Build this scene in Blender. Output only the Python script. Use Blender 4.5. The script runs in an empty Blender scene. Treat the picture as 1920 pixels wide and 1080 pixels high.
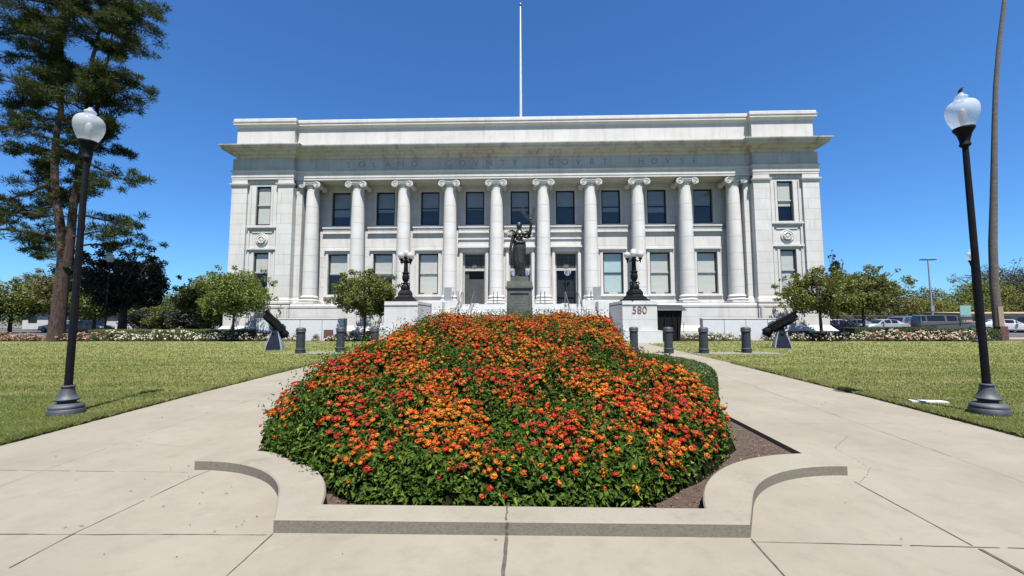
import bpy, bmesh, math, random
import numpy as np
from mathutils import Vector, Matrix
from mathutils.geometry import tessellate_polygon
SC = bpy.context.scene
COL = SC.collection
PI = math.pi
random.seed(7)
RNG = np.random.default_rng(11)

# ------------------------------------------------------------------ helpers
def tag(o, label=None, cat=None, group=None, kind=None):
    if label: o['label'] = label
    if cat: o['category'] = cat
    if group: o['group'] = group
    if kind: o['kind'] = kind
    return o
ORIG = {}
def empty(name, loc, label, cat, group=None):
    o = bpy.data.objects.new(name, None); COL.objects.link(o)
    o.location = loc; o.empty_display_size = .2
    ORIG[o.name] = Vector(loc)
    return tag(o, label, cat, group)
def copy_tree(o, parent=None):
    c = o.copy(); COL.objects.link(c)
    if parent is not None: c.parent = parent
    for ch in o.children: copy_tree(ch, c)
    return c
def put(o, x, y, z=0, rz=0, s=1, label=None, group=None):
    o.location = (x, y, z); o.rotation_euler = (0, 0, rz); o.scale = (s, s, s)
    if label: o['label'] = label
    if group: o['group'] = group
    return o

class MB:
    def __init__(s): s.v = []; s.f = []; s.mi = []; s.cur = 0
    def add(s, vs, fs):
        b = len(s.v); s.v += [tuple(p) for p in vs]
        for f in fs: s.f.append([b+i for i in f]); s.mi.append(s.cur)
        return s
    def box(s, x0, x1, y0, y1, z0, z1):
        vs = [(x0,y0,z0),(x1,y0,z0),(x1,y1,z0),(x0,y1,z0),(x0,y0,z1),(x1,y0,z1),(x1,y1,z1),(x0,y1,z1)]
        return s.add(vs, [(0,3,2,1),(4,5,6,7),(0,1,5,4),(1,2,6,5),(2,3,7,6),(3,0,4,7)])
    def hexa(s, b, t):
        return s.add(list(b)+list(t), [(0,3,2,1),(4,5,6,7),(0,1,5,4),(1,2,6,5),(2,3,7,6),(3,0,4,7)])
    def lathe(s, prof, n=24, c=(0,0,0), M=None, flute=0, fz=None):
        vs = []; m = len(prof)
        for (r, z) in prof:
            for k in range(n):
                a = 2*PI*k/n
                rr = r
                if flute and fz and fz[0] <= z <= fz[1]: rr = r*(1-flute*(k % 2))
                p = Vector((rr*math.cos(a), rr*math.sin(a), z))
                if M is not None: p = M @ p
                vs.append((p.x+c[0], p.y+c[1], p.z+c[2]))
        fs = [(i*n+k, i*n+(k+1) % n, (i+1)*n+(k+1) % n, (i+1)*n+k) for i in range(m-1) for k in range(n)]
        fs.append(tuple(reversed(range(n)))); fs.append(tuple((m-1)*n+k for k in range(n)))
        return s.add(vs, fs)
    def tube(s, pts, rad, n=8, cap=True):
        pts = [Vector(p) for p in pts]
        if not hasattr(rad, '__len__'): rad = [rad]*len(pts)
        vs = []; up = Vector((0, 0, 1)); prev = None
        for i, p in enumerate(pts):
            d = (pts[min(i+1, len(pts)-1)]-pts[max(i-1, 0)])
            if d.length < 1e-9: d = Vector((0, 0, 1))
            d.normalize()
            if prev is None:
                a = d.cross(Vector((1, 0, 0)) if abs(d.x) < .9 else Vector((0, 1, 0)))
            else: a = prev-d*prev.dot(d)
            a.normalize(); prev = a; b = d.cross(a)
            for k in range(n):
                t = 2*PI*k/n; q = p+(a*math.cos(t)+b*math.sin(t))*rad[i]; vs.append((q.x, q.y, q.z))
        m = len(pts)
        fs = [(i*n+k, i*n+(k+1) % n, (i+1)*n+(k+1) % n, (i+1)*n+k) for i in range(m-1) for k in range(n)]
        if cap: fs.append(tuple(reversed(range(n)))); fs.append(tuple((m-1)*n+k for k in range(n)))
        return s.add(vs, fs)
    def extrude(s, poly, h0, h1, ax='y'):
        """poly: list of 2d points; ax y -> (x,z) extruded in y ; ax z -> (x,y) in z ; ax x -> (y,z) in x"""
        def P(p, h): return (p[0], h, p[1]) if ax == 'y' else ((p[0], p[1], h) if ax == 'z' else (h, p[0], p[1]))
        n = len(poly); vs = [P(p, h0) for p in poly]+[P(p, h1) for p in poly]
        fs = [(i, (i+1) % n, n+(i+1) % n, n+i) for i in range(n)]
        s.add(vs, fs)
        tri = tessellate_polygon([[Vector((p[0], p[1], 0)) for p in poly]])
        s.add([P(p, h0) for p in poly], [tuple(t) for t in tri]); s.add([P(p, h1) for p in poly], [tuple(reversed(t)) for t in tri])
        return s
    def sweep(s, path, prof, closed=False):
        """path in plan (outward normal on the right of travel), prof = [(z, projection)]"""
        n = len(path); rows = []
        nr = []
        for i in range(n-1):
            d = Vector((path[i+1][0]-path[i][0], path[i+1][1]-path[i][1])).normalized(); nr.append(Vector((d.y, -d.x)))
        for i in range(n):
            if i == 0: m = nr[0]
            elif i == n-1: m = nr[-1]
            else:
                m = nr[i-1]+nr[i]; m = m/(1+nr[i-1].dot(nr[i]))
            rows.append([(path[i][0]+m.x*p, path[i][1]+m.y*p, z) for (z, p) in prof])
        k = len(prof); vs = [p for r in rows for p in r]
        fs = [(i*k+j, (i+1)*k+j, (i+1)*k+j+1, i*k+j+1) for i in range(n-1) for j in range(k-1)]
        return s.add(vs, fs)
    def build(s, name, mat, parent=None, smooth=None, loc=None, kind=None, off=None):
        me = bpy.data.meshes.new(name)
        o = Vector((0, 0, 0))
        if parent is not None:
            p = parent
            while p.parent is not None: p = p.parent
            o = ORIG.get(p.name, Vector((0, 0, 0)))
        elif loc is not None: o = Vector(loc)
        if off is not None: o = Vector(off)
        vs = [(a-o.x, b-o.y, c-o.z) for a, b, c in s.v]
        me.from_pydata(vs, [], s.f)
        mats = mat if isinstance(mat, (list, tuple)) else [mat]
        for m in mats: me.materials.append(m)
        if len(mats) > 1: me.polygons.foreach_set('material_index', s.mi)
        me.update()
        if smooth:
            me.polygons.foreach_set('use_smooth', [True]*len(me.polygons))
            me.set_sharp_from_angle(angle=math.radians(smooth))
        ob = bpy.data.objects.new(name, me); COL.objects.link(ob)
        if parent is not None: ob.parent = parent
        elif loc is not None: ob.location = loc
        ORIG[ob.name] = o if parent is None else Vector((0, 0, 0))
        if kind: ob['kind'] = kind
        return ob

def npmesh(name, V, F, mats, parent=None, loc=(0,0,0), mi=None, smooth=False):
    V = np.asarray(V, dtype=np.float32).reshape(-1, 3); F = np.asarray(F, dtype=np.int32)
    me = bpy.data.meshes.new(name); k = F.shape[1]
    me.vertices.add(len(V)); me.vertices.foreach_set('co', (V-np.array(loc, dtype=np.float32)).ravel())
    me.loops.add(F.size); me.loops.foreach_set('vertex_index', F.ravel())
    me.polygons.add(len(F)); me.polygons.foreach_set('loop_start', np.arange(0, F.size, k, dtype=np.int32))
    if not isinstance(mats, (list, tuple)): mats = [mats]
    for m in mats: me.materials.append(m)
    if mi is not None: me.polygons.foreach_set('material_index', np.asarray(mi, dtype=np.int32))
    me.polygons.foreach_set('use_smooth', np.full(len(F), smooth))
    me.update(calc_edges=True)
    o = bpy.data.objects.new(name, me); COL.objects.link(o)
    if parent is not None: o.parent = parent
    else: o.location = loc
    ORIG[o.name] = Vector(loc)
    return o
def unit(a): return a/np.maximum(np.linalg.norm(a, axis=-1, keepdims=True), 1e-9)
def leaves(C, Nrm, L, W, rng, tilt=.8, fold=.25):
    """diamond leaves with a fold: centres C, rough normals Nrm"""
    n = len(C)
    d = unit(Nrm+rng.normal(0, tilt, (n, 3)))
    r = rng.normal(0, 1, (n, 3)); t = unit(np.cross(d, r)); b = np.cross(d, t)
    L = np.broadcast_to(L, (n,))[:, None]*rng.uniform(.7, 1.25, (n, 1)); W = np.broadcast_to(W, (n,))[:, None]*rng.uniform(.75, 1.2, (n, 1))
    base = C-t*L*.5; tip = C+t*L*.5-d*L*.12
    l = C-t*L*.08+b*W*.5+d*W*fold; q = C-t*L*.08-b*W*.5+d*W*fold
    V = np.stack([base, q, tip, l], axis=1).reshape(-1, 3)
    F = np.arange(4*n).reshape(n, 4)
    return V, F

# ------------------------------------------------------------------ materials
KA = .56      # overall albedo scale
def nodes(m):
    m.use_nodes = True; nt = m.node_tree; return nt, nt.nodes, nt.links, nt.nodes['Principled BSDF']
def N(nt, t, **k):
    n = nt.nodes.new(t)
    for a, b in k.items(): setattr(n, a, b)
    return n
def mathn(nt, op, a, b=None):
    n = N(nt, 'ShaderNodeMath', operation=op)
    for i, x in enumerate((a, b)):
        if x is None: continue
        if isinstance(x, (int, float)): n.inputs[i].default_value = x
        else: nt.links.new(x, n.inputs[i])
    return n.outputs[0]
def mixc(nt, f, a, b, mode='MIX'):
    n = N(nt, 'ShaderNodeMix', data_type='RGBA', blend_type=mode)
    for sock, x in ((n.inputs[0], f), (n.inputs[6], a), (n.inputs[7], b)):
        if isinstance(x, (int, float)): sock.default_value = x
        elif isinstance(x, tuple): sock.default_value = (*[c*(KA if mode == 'MIX' else 1) for c in x[:3]], 1)
        else: nt.links.new(x, sock)
    return n.outputs[2]
def ramp(nt, x, a, b):
    n = N(nt, 'ShaderNodeMapRange'); n.inputs[1].default_value = a; n.inputs[2].default_value = b
    nt.links.new(x, n.inputs[0]); return n.outputs[0]
def noise(nt, scale, detail=4, vec=None, sc=None, rough=.6, ob='Object'):
    tc = N(nt, 'ShaderNodeTexCoord'); v = tc.outputs[ob]
    if vec is not None: v = vec
    if sc is not None:
        mp = N(nt, 'ShaderNodeMapping'); mp.inputs[3].default_value = sc; nt.links.new(v, mp.inputs[0]); v = mp.outputs[0]
    n = N(nt, 'ShaderNodeTexNoise'); n.inputs['Scale'].default_value = scale; n.inputs['Detail'].default_value = detail
    n.inputs['Roughness'].default_value = rough; nt.links.new(v, n.inputs['Vector']); return n.outputs[0]
def bump(nt, h, strength, dist=.02, normal=None):
    b = N(nt, 'ShaderNodeBump'); b.inputs['Strength'].default_value = strength; b.inputs['Distance'].default_value = dist
    nt.links.new(h, b.inputs['Height'])
    if normal is not None: nt.links.new(normal, b.inputs['Normal'])
    return b.outputs[0]
def pm(name, c1, c2=None, scale=6, rough=.6, bmp=0, bdist=.01, metal=0, sc=None, detail=5, spec=.5, lo=.35, hi=.65):
    m = bpy.data.materials.new(name); nt, nn, L, p = nodes(m)
    c2 = c2 or tuple(x*.85 for x in c1)
    nz = noise(nt, scale, detail, sc=sc)
    L.new(mixc(nt, ramp(nt, nz, lo, hi), c1, c2), p.inputs['Base Color'])
    p.inputs['Roughness'].default_value = rough; p.inputs['Metallic'].default_value = metal
    p.inputs['Specular IOR Level'].default_value = spec
    if bmp: L.new(bump(nt, noise(nt, scale*3, 6, sc=sc), bmp, bdist), p.inputs['Normal'])
    return m
def stone(name, c1, c2, bw, rh, mort=.012, dark=.62, off=.5, stain=0.0, bands=None):
    """ashlar: brick texture over (x+y, z) in the building's own coordinates, faint tone shifts between blocks"""
    m = bpy.data.materials.new(name); nt, nn, L, p = nodes(m)
    tc = N(nt, 'ShaderNodeTexCoord'); sp = N(nt, 'ShaderNodeSeparateXYZ'); L.new(tc.outputs['Object'], sp.inputs[0])
    cb = N(nt, 'ShaderNodeCombineXYZ')
    if bands:  # horizontal joints only
        L.new(sp.outputs[2], cb.inputs[1]); cb.inputs[0].default_value = .3
    else:
        L.new(mathn(nt, 'ADD', sp.outputs[0], sp.outputs[1]), cb.inputs[0]); L.new(sp.outputs[2], cb.inputs[1])
    bt = N(nt, 'ShaderNodeTexBrick'); L.new(cb.outputs[0], bt.inputs['Vector'])
    bt.offset = off
    bt.inputs['Scale'].default_value = 1; bt.inputs['Brick Width'].default_value = bw; bt.inputs['Row Height'].default_value = rh
    bt.inputs['Mortar Size'].default_value = mort; bt.inputs['Mortar Smooth'].default_value = .3
    bt.inputs['Color1'].default_value = (*[x*KA for x in c1], 1); bt.inputs['Color2'].default_value = (*[x*KA for x in c2], 1)
    bt.inputs['Mortar'].default_value = (*[x*dark*KA for x in c1], 1); bt.inputs['Bias'].default_value = 0
    col = bt.outputs['Color']
    n1 = ramp(nt, noise(nt, .9, 6), .38, .7)
    col = mixc(nt, mathn(nt, 'MULTIPLY', n1, .22), col, (.50, .46, .38), 'MULTIPLY')
    # weather streaks running down from ledges
    n2 = ramp(nt, noise(nt, 1.5, 6, sc=(1, 1, .12), rough=.7), .50, .78)
    col = mixc(nt, mathn(nt, 'MULTIPLY', n2, .34+stain), col, (.36, .33, .28), 'MULTIPLY')
    n3 = ramp(nt, noise(nt, 3.2, 8, sc=(1, 1, .6), rough=.75), .60, .72)
    if stain: col = mixc(nt, mathn(nt, 'MULTIPLY', n3, stain*1.2), col, (.10, .085, .07), 'MIX')
    L.new(col, p.inputs['Base Color']); p.inputs['Roughness'].default_value = .8; p.inputs['Specular IOR Level'].default_value = .25
    b1 = bump(nt, noise(nt, 30, 6), .25, .006)
    L.new(bump(nt, mathn(nt, 'MULTIPLY', bt.outputs['Fac'], -1), .6, .012, b1), p.inputs['Normal'])
    return m
M = {}
S1 = (.78, .765, .735); S2 = (.735, .718, .685)
M['ashlar'] = stone('ashlar', S1, S2, 2.1, .82, mort=.013, dark=.66)
M['trim'] = stone('trim_stone', (.78, .76, .72), (.73, .71, .67), 2.4, 9.0, mort=.008, dark=.6)
M['cornice'] = stone('cornice_stone', (.70, .67, .60), (.64, .60, .53), 1.5, 9.0, mort=.01, dark=.5, stain=.55)
M['frieze'] = stone('frieze_stone', (.66, .65, .63), (.58, .57, .55), 3.0, 9.0, mort=.008, dark=.6, stain=.25)
M['drum'] = stone('column_stone', (.79, .77, .735), (.79, .77, .735), 90., 1.31, mort=.016, dark=.55, bands=True)
M['block'] = stone('white_block', (.74, .74, .725), (.72, .72, .71), 1.7, .72, mort=.008, dark=.7)
M['plain'] = pm('plain_white', (.82, .82, .81), (.76, .76, .74), 3, .7, .2)
M['wall_panel'] = pm('pale_panel', (.72, .74, .76), (.68, .70, .71), 2, .6, .1)
M['bronze_dark'] = pm('dark_bronze', (.050, .044, .036), (.10, .098, .08), 9, .42, .4, .006, metal=.7)
M['bronze_ped'] = pm('pedestal_bronze', (.10, .105, .085), (.17, .18, .145), 3.5, .55, .3, .005, metal=.35)
M['bronze_letter'] = pm('letter_bronze', (.33, .20, .12), None, 5, .5, metal=.3)
M['letter_dark'] = pm('letter_shadow', (.30, .31, .33), None, 5, .8)
M['iron'] = pm('lamp_iron', (.006, .006, .008), (.012, .012, .014), 14, .6, .3, .004, spec=.12)
M['iron_grey'] = pm('weathered_iron', (.045, .052, .065), (.085, .092, .105), 9, .6, .4, .004)
M['bollard'] = pm('bollard_paint', (.040, .046, .056), (.055, .062, .074), 7, .6, .2, .003, spec=.2)
M['gun_black'] = pm('gun_black', (.008, .008, .009), (.018, .018, .02), 9, .6, .3, .004, spec=.08)
M['gun_navy'] = pm('gun_pedestal_dark', (.012, .018, .035), (.018, .026, .045), 4, .6, spec=.1)
M['gun_grey'] = pm('gun_pedestal_grey', (.33, .38, .45), (.28, .32, .38), 5, .5)
M['steel'] = pm('rail_steel', (.35, .35, .35), (.25, .25, .25), 8, .4, metal=.8)
M['frame'] = pm('window_frame', (.025, .026, .032), (.04, .041, .048), 8, .6, spec=.15)
M['rail_light'] = pm('sash_rail', (.55, .54, .50), (.47, .46, .43), 5, .6)
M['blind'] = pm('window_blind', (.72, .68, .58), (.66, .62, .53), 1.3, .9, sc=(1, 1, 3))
M['blind_grey'] = pm('window_blind_shaded', (.33, .33, .32), (.29, .29, .285), 1.3, .9, sc=(1, 1, 3))  # darker copy of the blind, shade of the upper row put into its colour
M['blind_aqua'] = pm('window_blind_pale_green', (.56, .66, .62), (.50, .62, .58), 1.3, .9, sc=(1, 1, 3))
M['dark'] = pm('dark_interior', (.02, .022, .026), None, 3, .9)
M['door_grey'] = pm('door_leaf_dark', (.075, .073, .07), (.05, .05, .05), 2, .5)
M['grille'] = pm('transom_grille', (.20, .20, .19), (.13, .13, .12), 6, .5, metal=.3)
M['bunt'] = pm('bunting_blue', (.03, .06, .25), (.5, .52, .6), 9, .8, sc=(3, 1, .1), lo=.48, hi=.52)
M['bark_red'] = pm('redwood_bark', (.135, .070, .050), (.028, .018, .015), 5.5, .95, 1.0, .12, sc=(1.6, 1.6, .45), lo=.36, hi=.62, detail=8)
M['bark'] = pm('grey_bark', (.12, .085, .06), (.05, .038, .03), 8, .9, .8, .02, sc=(1, 1, .3))
M['bark_palm'] = pm('palm_bark', (.19, .165, .145), (.08, .068, .062), 5, .95, .8, .03, sc=(.5, .5, 6))
M['asphalt'] = pm('asphalt', (.07, .07, .07), (.10, .098, .095), 2, .9, .3)
M['soil'] = pm('bark_mulch', (.18, .115, .075), (.065, .040, .028), 28, .95, 1.0, .03, lo=.3, hi=.7, detail=8)
M['chip'] = pm('mulch_chip', (.30, .20, .15), (.10, .06, .045), 4, .9)
M['gravel'] = pm('gravel', (.30, .29, .23), (.18, .19, .13), 18, .95, .8, .02, detail=8)
M['tyre'] = pm('tyre', (.02, .02, .02), None, 5, .8)
M['rim'] = pm('rim', (.35, .35, .36), None, 5, .35, metal=.8)
M['carglass'] = pm('car_glass', (.015, .018, .022), None, 2, .08)
M['lampred'] = pm('tail_light_red', (.4, .02, .02), None, 5, .3)
M['lampwhite'] = pm('headlight', (.7, .72, .75), None, 5, .15)
M['wood'] = pm('brace_wood', (.42, .29, .20), (.33, .22, .15), 5, .8, .3, sc=(4, 4, .5))
M['redbrown'] = pm('board_redbrown', (.16, .06, .045), (.11, .045, .035), 5, .8)
M['bld_white'] = pm('render_white', (.62, .60, .57), (.55, .53, .50), 1, .9)
M['bld_tan'] = pm('render_tan', (.48, .36, .26), (.42, .31, .22), 1, .9)
M['bld_grey'] = pm('render_grey', (.28, .29, .31), (.24, .25, .26), 1, .9)
M['roof_red'] = pm('roof_red', (.30, .11, .08), (.22, .09, .06), 4, .9)
M['sign_green'] = pm('sign_green', (.28, .50, .45), None, 5, .6)
M['roof'] = pm('roof_grey', (.35, .35, .34), None, 2, .9)
M['pole_white'] = pm('pole_white', (.80, .80, .79), (.70, .70, .68), 2, .4)
M['bird'] = pm('bird_feathers', (.03, .028, .03), (.05, .045, .045), 20, .6)

def concrete():
    m = bpy.data.materials.new('concrete'); nt, nn, L, p = nodes(m)
    n1 = ramp(nt, noise(nt, .8, 8, rough=.62), .32, .68)
    col = mixc(nt, n1, (.350, .316, .250), (.280, .250, .194))
    n2 = ramp(nt, noise(nt, 5, 8, rough=.7), .5, .8)
    col = mixc(nt, mathn(nt, 'MULTIPLY', n2, .5), col, (.215, .19, .155))
    n4 = ramp(nt, noise(nt, 2.2, 7, sc=(1, 2.2, 1), rough=.75), .60, .74)
    col = mixc(nt, mathn(nt, 'MULTIPLY', n4, .38), col, (.42, .395, .34))
    n3 = ramp(nt, noise(nt, 90, 3), .64, .74)
    col = mixc(nt, mathn(nt, 'MULTIPLY', n3, .35), col, (.18, .16, .125))
    n5 = ramp(nt, noise(nt, 13, 3), .745, .78)
    col = mixc(nt, mathn(nt, 'MULTIPLY', n5, .55), col, (.17, .14, .11))
    L.new(col, p.inputs['Base Color']); p.inputs['Roughness'].default_value = .85; p.inputs['Specular IOR Level'].default_value = .25
    L.new(bump(nt, noise(nt, 60, 8), .3, .004, bump(nt, noise(nt, 3, 4), .25, .01)), p.inputs['Normal'])
    return m
M['concrete'] = concrete()
def kerbmat():
    m = bpy.data.materials.new('kerb_concrete'); nt, nn, L, p = nodes(m)
    n1 = ramp(nt, noise(nt, 1.6, 8, rough=.65), .35, .68)
    col = mixc(nt, n1, (.350, .318, .254), (.292, .262, .205))
    n3 = ramp(nt, noise(nt, 30, 6, rough=.7), .56, .70)
    col = mixc(nt, mathn(nt, 'MULTIPLY', n3, .35), col, (.20, .175, .135))
    n6 = ramp(nt, noise(nt, 3.5, 7, rough=.7), .56, .66)
    col = mixc(nt, mathn(nt, 'MULTIPLY', n6, .3), col, (.19, .165, .13))
    geo = N(nt, 'ShaderNodeNewGeometry'); sp = N(nt, 'ShaderNodeSeparateXYZ'); L.new(geo.outputs['Normal'], sp.inputs[0])
    # riser faces, picked by normal: darker, finer mottle than the top
    side = ramp(nt, sp.outputs[2], .75, .35)
    col = mixc(nt, side, col, mixc(nt, ramp(nt, noise(nt, 40, 8, rough=.7), .35, .65), (.27, .238, .188), (.20, .172, .130)))
    L.new(col, p.inputs['Base Color']); p.inputs['Roughness'].default_value = .9; p.inputs['Specular IOR Level'].default_value = .2
    L.new(bump(nt, noise(nt, 70, 8), .5, .006), p.inputs['Normal'])
    return m
M['kerb'] = kerbmat()
def grassmat():
    m = bpy.data.materials.new('lawn'); nt, nn, L, p = nodes(m)
    n1 = ramp(nt, noise(nt, 1.0, 8, sc=(.35, 1.9, 1), rough=.65), .38, .62)
    col = mixc(nt, n1, (.30, .30, .105), (.15, .215, .05))
    n2 = ramp(nt, noise(nt, 6, 8, sc=(.5, 1.6, 1), rough=.72), .42, .66)
    col = mixc(nt, mathn(nt, 'MULTIPLY', n2, .6), col, (.44, .40, .19))
    n3 = ramp(nt, noise(nt, 40, 8, rough=.75), .45, .65)
    col = mixc(nt, mathn(nt, 'MULTIPLY', n3, .35), col, (.10, .14, .035))
    L.new(col, p.inputs['Base Color']); p.inputs['Roughness'].default_value = .95; p.inputs['Specular IOR Level'].default_value = .1
    L.new(bump(nt, noise(nt, 45, 8, rough=.8), .9, .04), p.inputs['Normal'])
    return m
M['lawn'] = grassmat()
def leafmat(name, ca, cb, trans=.3, rough=.5, big=None, spec=.4, warm=None, bsc=None, big2=None):
    m = bpy.data.materials.new(name); nt, nn, L, p = nodes(m)
    g = N(nt, 'ShaderNodeNewGeometry')
    col = mixc(nt, g.outputs['Random Per Island'], ca, cb)
    if big:
        col = mixc(nt, mathn(nt, 'MULTIPLY', ramp(nt, noise(nt, big[0], 3 if not bsc else 6, sc=bsc), .42, .62), big[2]), col, big[1])
    if big2: col = mixc(nt, mathn(nt, 'MULTIPLY', ramp(nt, noise(nt, big2[0], 5, sc=(.6, 1.6, 1)), .46, .66), big2[2]), col, big2[1])
    if warm:
        r2 = mathn(nt, 'FRACT', mathn(nt, 'MULTIPLY', g.outputs['Random Per Island'], 37.7))
        col = mixc(nt, mathn(nt, 'MULTIPLY', ramp(nt, r2, 1-warm[1], 1-warm[1]+.01), 1), col, warm[0])
    L.new(col, p.inputs['Base Color']); p.inputs['Roughness'].default_value = rough; p.inputs['Specular IOR Level'].default_value = spec
    tr = N(nt, 'ShaderNodeBsdfTranslucent'); L.new(mixc(nt, 1.0, col, (1.0, 1.0, .45), 'MULTIPLY'), tr.inputs[0])
    mx = N(nt, 'ShaderNodeMixShader'); mx.inputs[0].default_value = trans
    L.new(p.outputs[0], mx.inputs[1]); L.new(tr.outputs[0], mx.inputs[2]); L.new(mx.outputs[0], nn['Material Output'].inputs[0])
    return m
M['blade'] = leafmat('grass_blade', (.19, .25, .055), (.39, .38, .14), .35, .8, big=(1.1, (.50, .46, .22), .7), spec=.1, bsc=(.28, 1.9, 1), big2=(.30, (.13, .21, .042), .55))
M['lantana'] = leafmat('lantana_leaf', (.024, .060, .008), (.125, .20, .024), .30, .6, warm=((.24, .32, .04), .07), spec=.12)
M['hedge'] = leafmat('boxwood_leaf', (.055, .095, .018), (.13, .19, .035), .25, .45)
M['hedge_y'] = leafmat('yellow_hedge_leaf', (.12, .16, .03), (.22, .25, .05), .3, .5)
M['rose_leaf'] = leafmat('rose_leaf', (.06, .085, .03), (.14, .15, .055), .25, .5)
M['burg'] = leafmat('burgundy_leaf', (.03, .012, .014), (.07, .028, .026), .2, .5)
M['tree_mid'] = leafmat('young_tree_leaf', (.085, .115, .018), (.27, .29, .055), .38, .5)
M['tree_light'] = leafmat('light_tree_leaf', (.11, .16, .026), (.31, .36, .07), .42, .5)
M['tree_dark'] = leafmat('dark_tree_leaf', (.008, .017, .007), (.022, .036, .014), .12, .55)
M['tree_olive'] = leafmat('olive_tree_leaf', (.10, .105, .028), (.22, .195, .05), .3, .6)
M['tree_grey'] = leafmat('grey_tree_leaf', (.06, .065, .05), (.11, .11, .085), .25, .6)
M['tree_yel'] = leafmat('yellow_tree_leaf', (.16, .18, .03), (.28, .30, .05), .35, .6)
M['pine'] = leafmat('conifer_needle', (.028, .050, .018), (.085, .115, .034), .25, .7, warm=((.17, .13, .04), .08), spec=.1)
M['cypress'] = leafmat('cypress_leaf', (.012, .022, .010), (.03, .042, .018), .15, .6)
M['lavender'] = leafmat('lavender_leaf', (.25, .22, .33), (.42, .38, .52), .2, .7)
M['twig'] = pm('dead_twig', (.09, .07, .05), None, 4, .9)
PET = {'y': ((.72, .30, .018), (.80, .42, .03)), 'o': ((.68, .15, .012), (.78, .26, .02)), 'ro': ((.60, .07, .010), (.70, .13, .012)),
       'r': ((.48, .022, .012), (.62, .05, .015)), 'p': ((.50, .02, .06), (.58, .04, .10))}
for k, (a, b) in PET.items(): M['pet_'+k] = leafmat('petal_'+k, a, b, .25, .55, spec=.2)
M['rose_white'] = leafmat('rose_cream', (1.22, 1.12, .92), (1.35, 1.30, 1.18), .3, .6)
M['rose_pink'] = leafmat('rose_salmon', (.95, .45, .36), (1.1, .70, .56), .3, .6)
def glassmat(name, tint, glow_r=.04):
    m = bpy.data.materials.new(name); nt, nn, L, p = nodes(m)
    gl = N(nt, 'ShaderNodeBsdfGlossy'); gl.inputs['Roughness'].default_value = glow_r
    tr = N(nt, 'ShaderNodeBsdfTransparent'); tr.inputs[0].default_value = (*tint, 1)
    fr = N(nt, 'ShaderNodeLayerWeight'); fr.inputs[0].default_value = .5
    nz = bump(nt, noise(nt, 1.6, 2), .12, .05); L.new(nz, gl.inputs['Normal'])
    mx = N(nt, 'ShaderNodeMixShader'); L.new(mathn(nt, 'ADD', mathn(nt, 'MULTIPLY', mathn(nt, 'POWER', fr.outputs['Facing'], 5), .85), .055), mx.inputs[0])
    L.new(tr.outputs[0], mx.inputs[1]); L.new(gl.outputs[0], mx.inputs[2]); L.new(mx.outputs[0], nn['Material Output'].inputs[0]); return m
M['glass'] = glassmat('window_glass', (.93, .96, .98))
M['door_glass'] = glassmat('door_glass', (.75, .8, .85)); _n = [n for n in M['door_glass'].node_tree.nodes if n.type == 'MATH' and n.operation == 'ADD'][0]; _n.inputs[1].default_value = .012
def globemat(name, tr, rough, c=(.9, .93, .95)):
    m = bpy.data.materials.new(name); nt, nn, L, p = nodes(m)
    p.inputs['Base Color'].default_value = (*c, 1); p.inputs['Roughness'].default_value = rough
    t = N(nt, 'ShaderNodeBsdfTranslucent'); t.inputs[0].default_value = (*c, 1)
    tp = N(nt, 'ShaderNodeBsdfTransparent')
    mx = N(nt, 'ShaderNodeMixShader'); mx.inputs[0].default_value = .5
    L.new(p.outputs[0], mx.inputs[1]); L.new(t.outputs[0], mx.inputs[2])
    m2 = N(nt, 'ShaderNodeMixShader'); m2.inputs[0].default_value = tr
    L.new(mx.outputs[0], m2.inputs[1]); L.new(tp.outputs[0], m2.inputs[2]); L.new(m2.outputs[0], nn['Material Output'].inputs[0])
    wv = noise(nt, 9, 2, sc=(1, 1, .2)); L.new(bump(nt, wv, .3, .01), p.inputs['Normal'])
    return m
M['globe'] = globemat('frosted_acrylic', .55, .12, (.62, .66, .68))
M['globe_w'] = globemat('opal_glass', .0, .3, (.52, .52, .52))
def carpaint(name, c, metal=.3):
    m = bpy.data.materials.new(name); nt, nn, L, p = nodes(m)
    nz = ramp(nt, noise(nt, 3, 4), .3, .7); L.new(mixc(nt, nz, c, tuple(x*.9 for x in c)), p.inputs['Base Color'])
    p.inputs['Metallic'].default_value = metal; p.inputs['Roughness'].default_value = .3; p.inputs['Coat Weight'].default_value = .25; return m

# ------------------------------------------------------------------ camera, sun and sky
cam = bpy.data.cameras.new('camera'); camo = bpy.data.objects.new('camera', cam); COL.objects.link(camo)
R = Matrix.Rotation(math.radians(1.55), 4, 'Z') @ Matrix.Rotation(math.radians(94.36), 4, 'X') @ Matrix.Rotation(math.radians(-.1), 4, 'Z')
camo.matrix_world = Matrix.Translation((0, 0, 1.5)) @ R
cam.sensor_width = 36; cam.lens = 760/1920*36; cam.clip_end = 5000; cam.clip_start = .05
SC.camera = camo
EL, AZ = 66.0, 14.0     # sun elevation; degrees to the right of straight behind the camera
sun = bpy.data.lights.new('sun', 'SUN'); so = bpy.data.objects.new('sun', sun); COL.objects.link(so)
sun.energy = 5.0; sun.angle = math.radians(.53); sun.color = (1, .965, .915)
e, a = math.radians(EL), math.radians(AZ)
sd = Vector((math.sin(a)*math.cos(e), -math.cos(a)*math.cos(e), math.sin(e)))
so.rotation_euler = sd.to_track_quat('Z', 'Y').to_euler(); so.location = (5, -10, 40)
w = bpy.data.worlds.new('World'); SC.world = w; w.use_nodes = True
wt = w.node_tree; sk = wt.nodes.new('ShaderNodeTexSky'); sk.sky_type = 'NISHITA'; sk.sun_disc = False
sk.sun_elevation = e; sk.sun_rotation = math.atan2(sd.x, sd.y); sk.altitude = 50; sk.air_density = 1.0; sk.dust_density = .35; sk.ozone_density = 2.2
bg = wt.nodes['Background']; bg.inputs[1].default_value = .052
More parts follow.
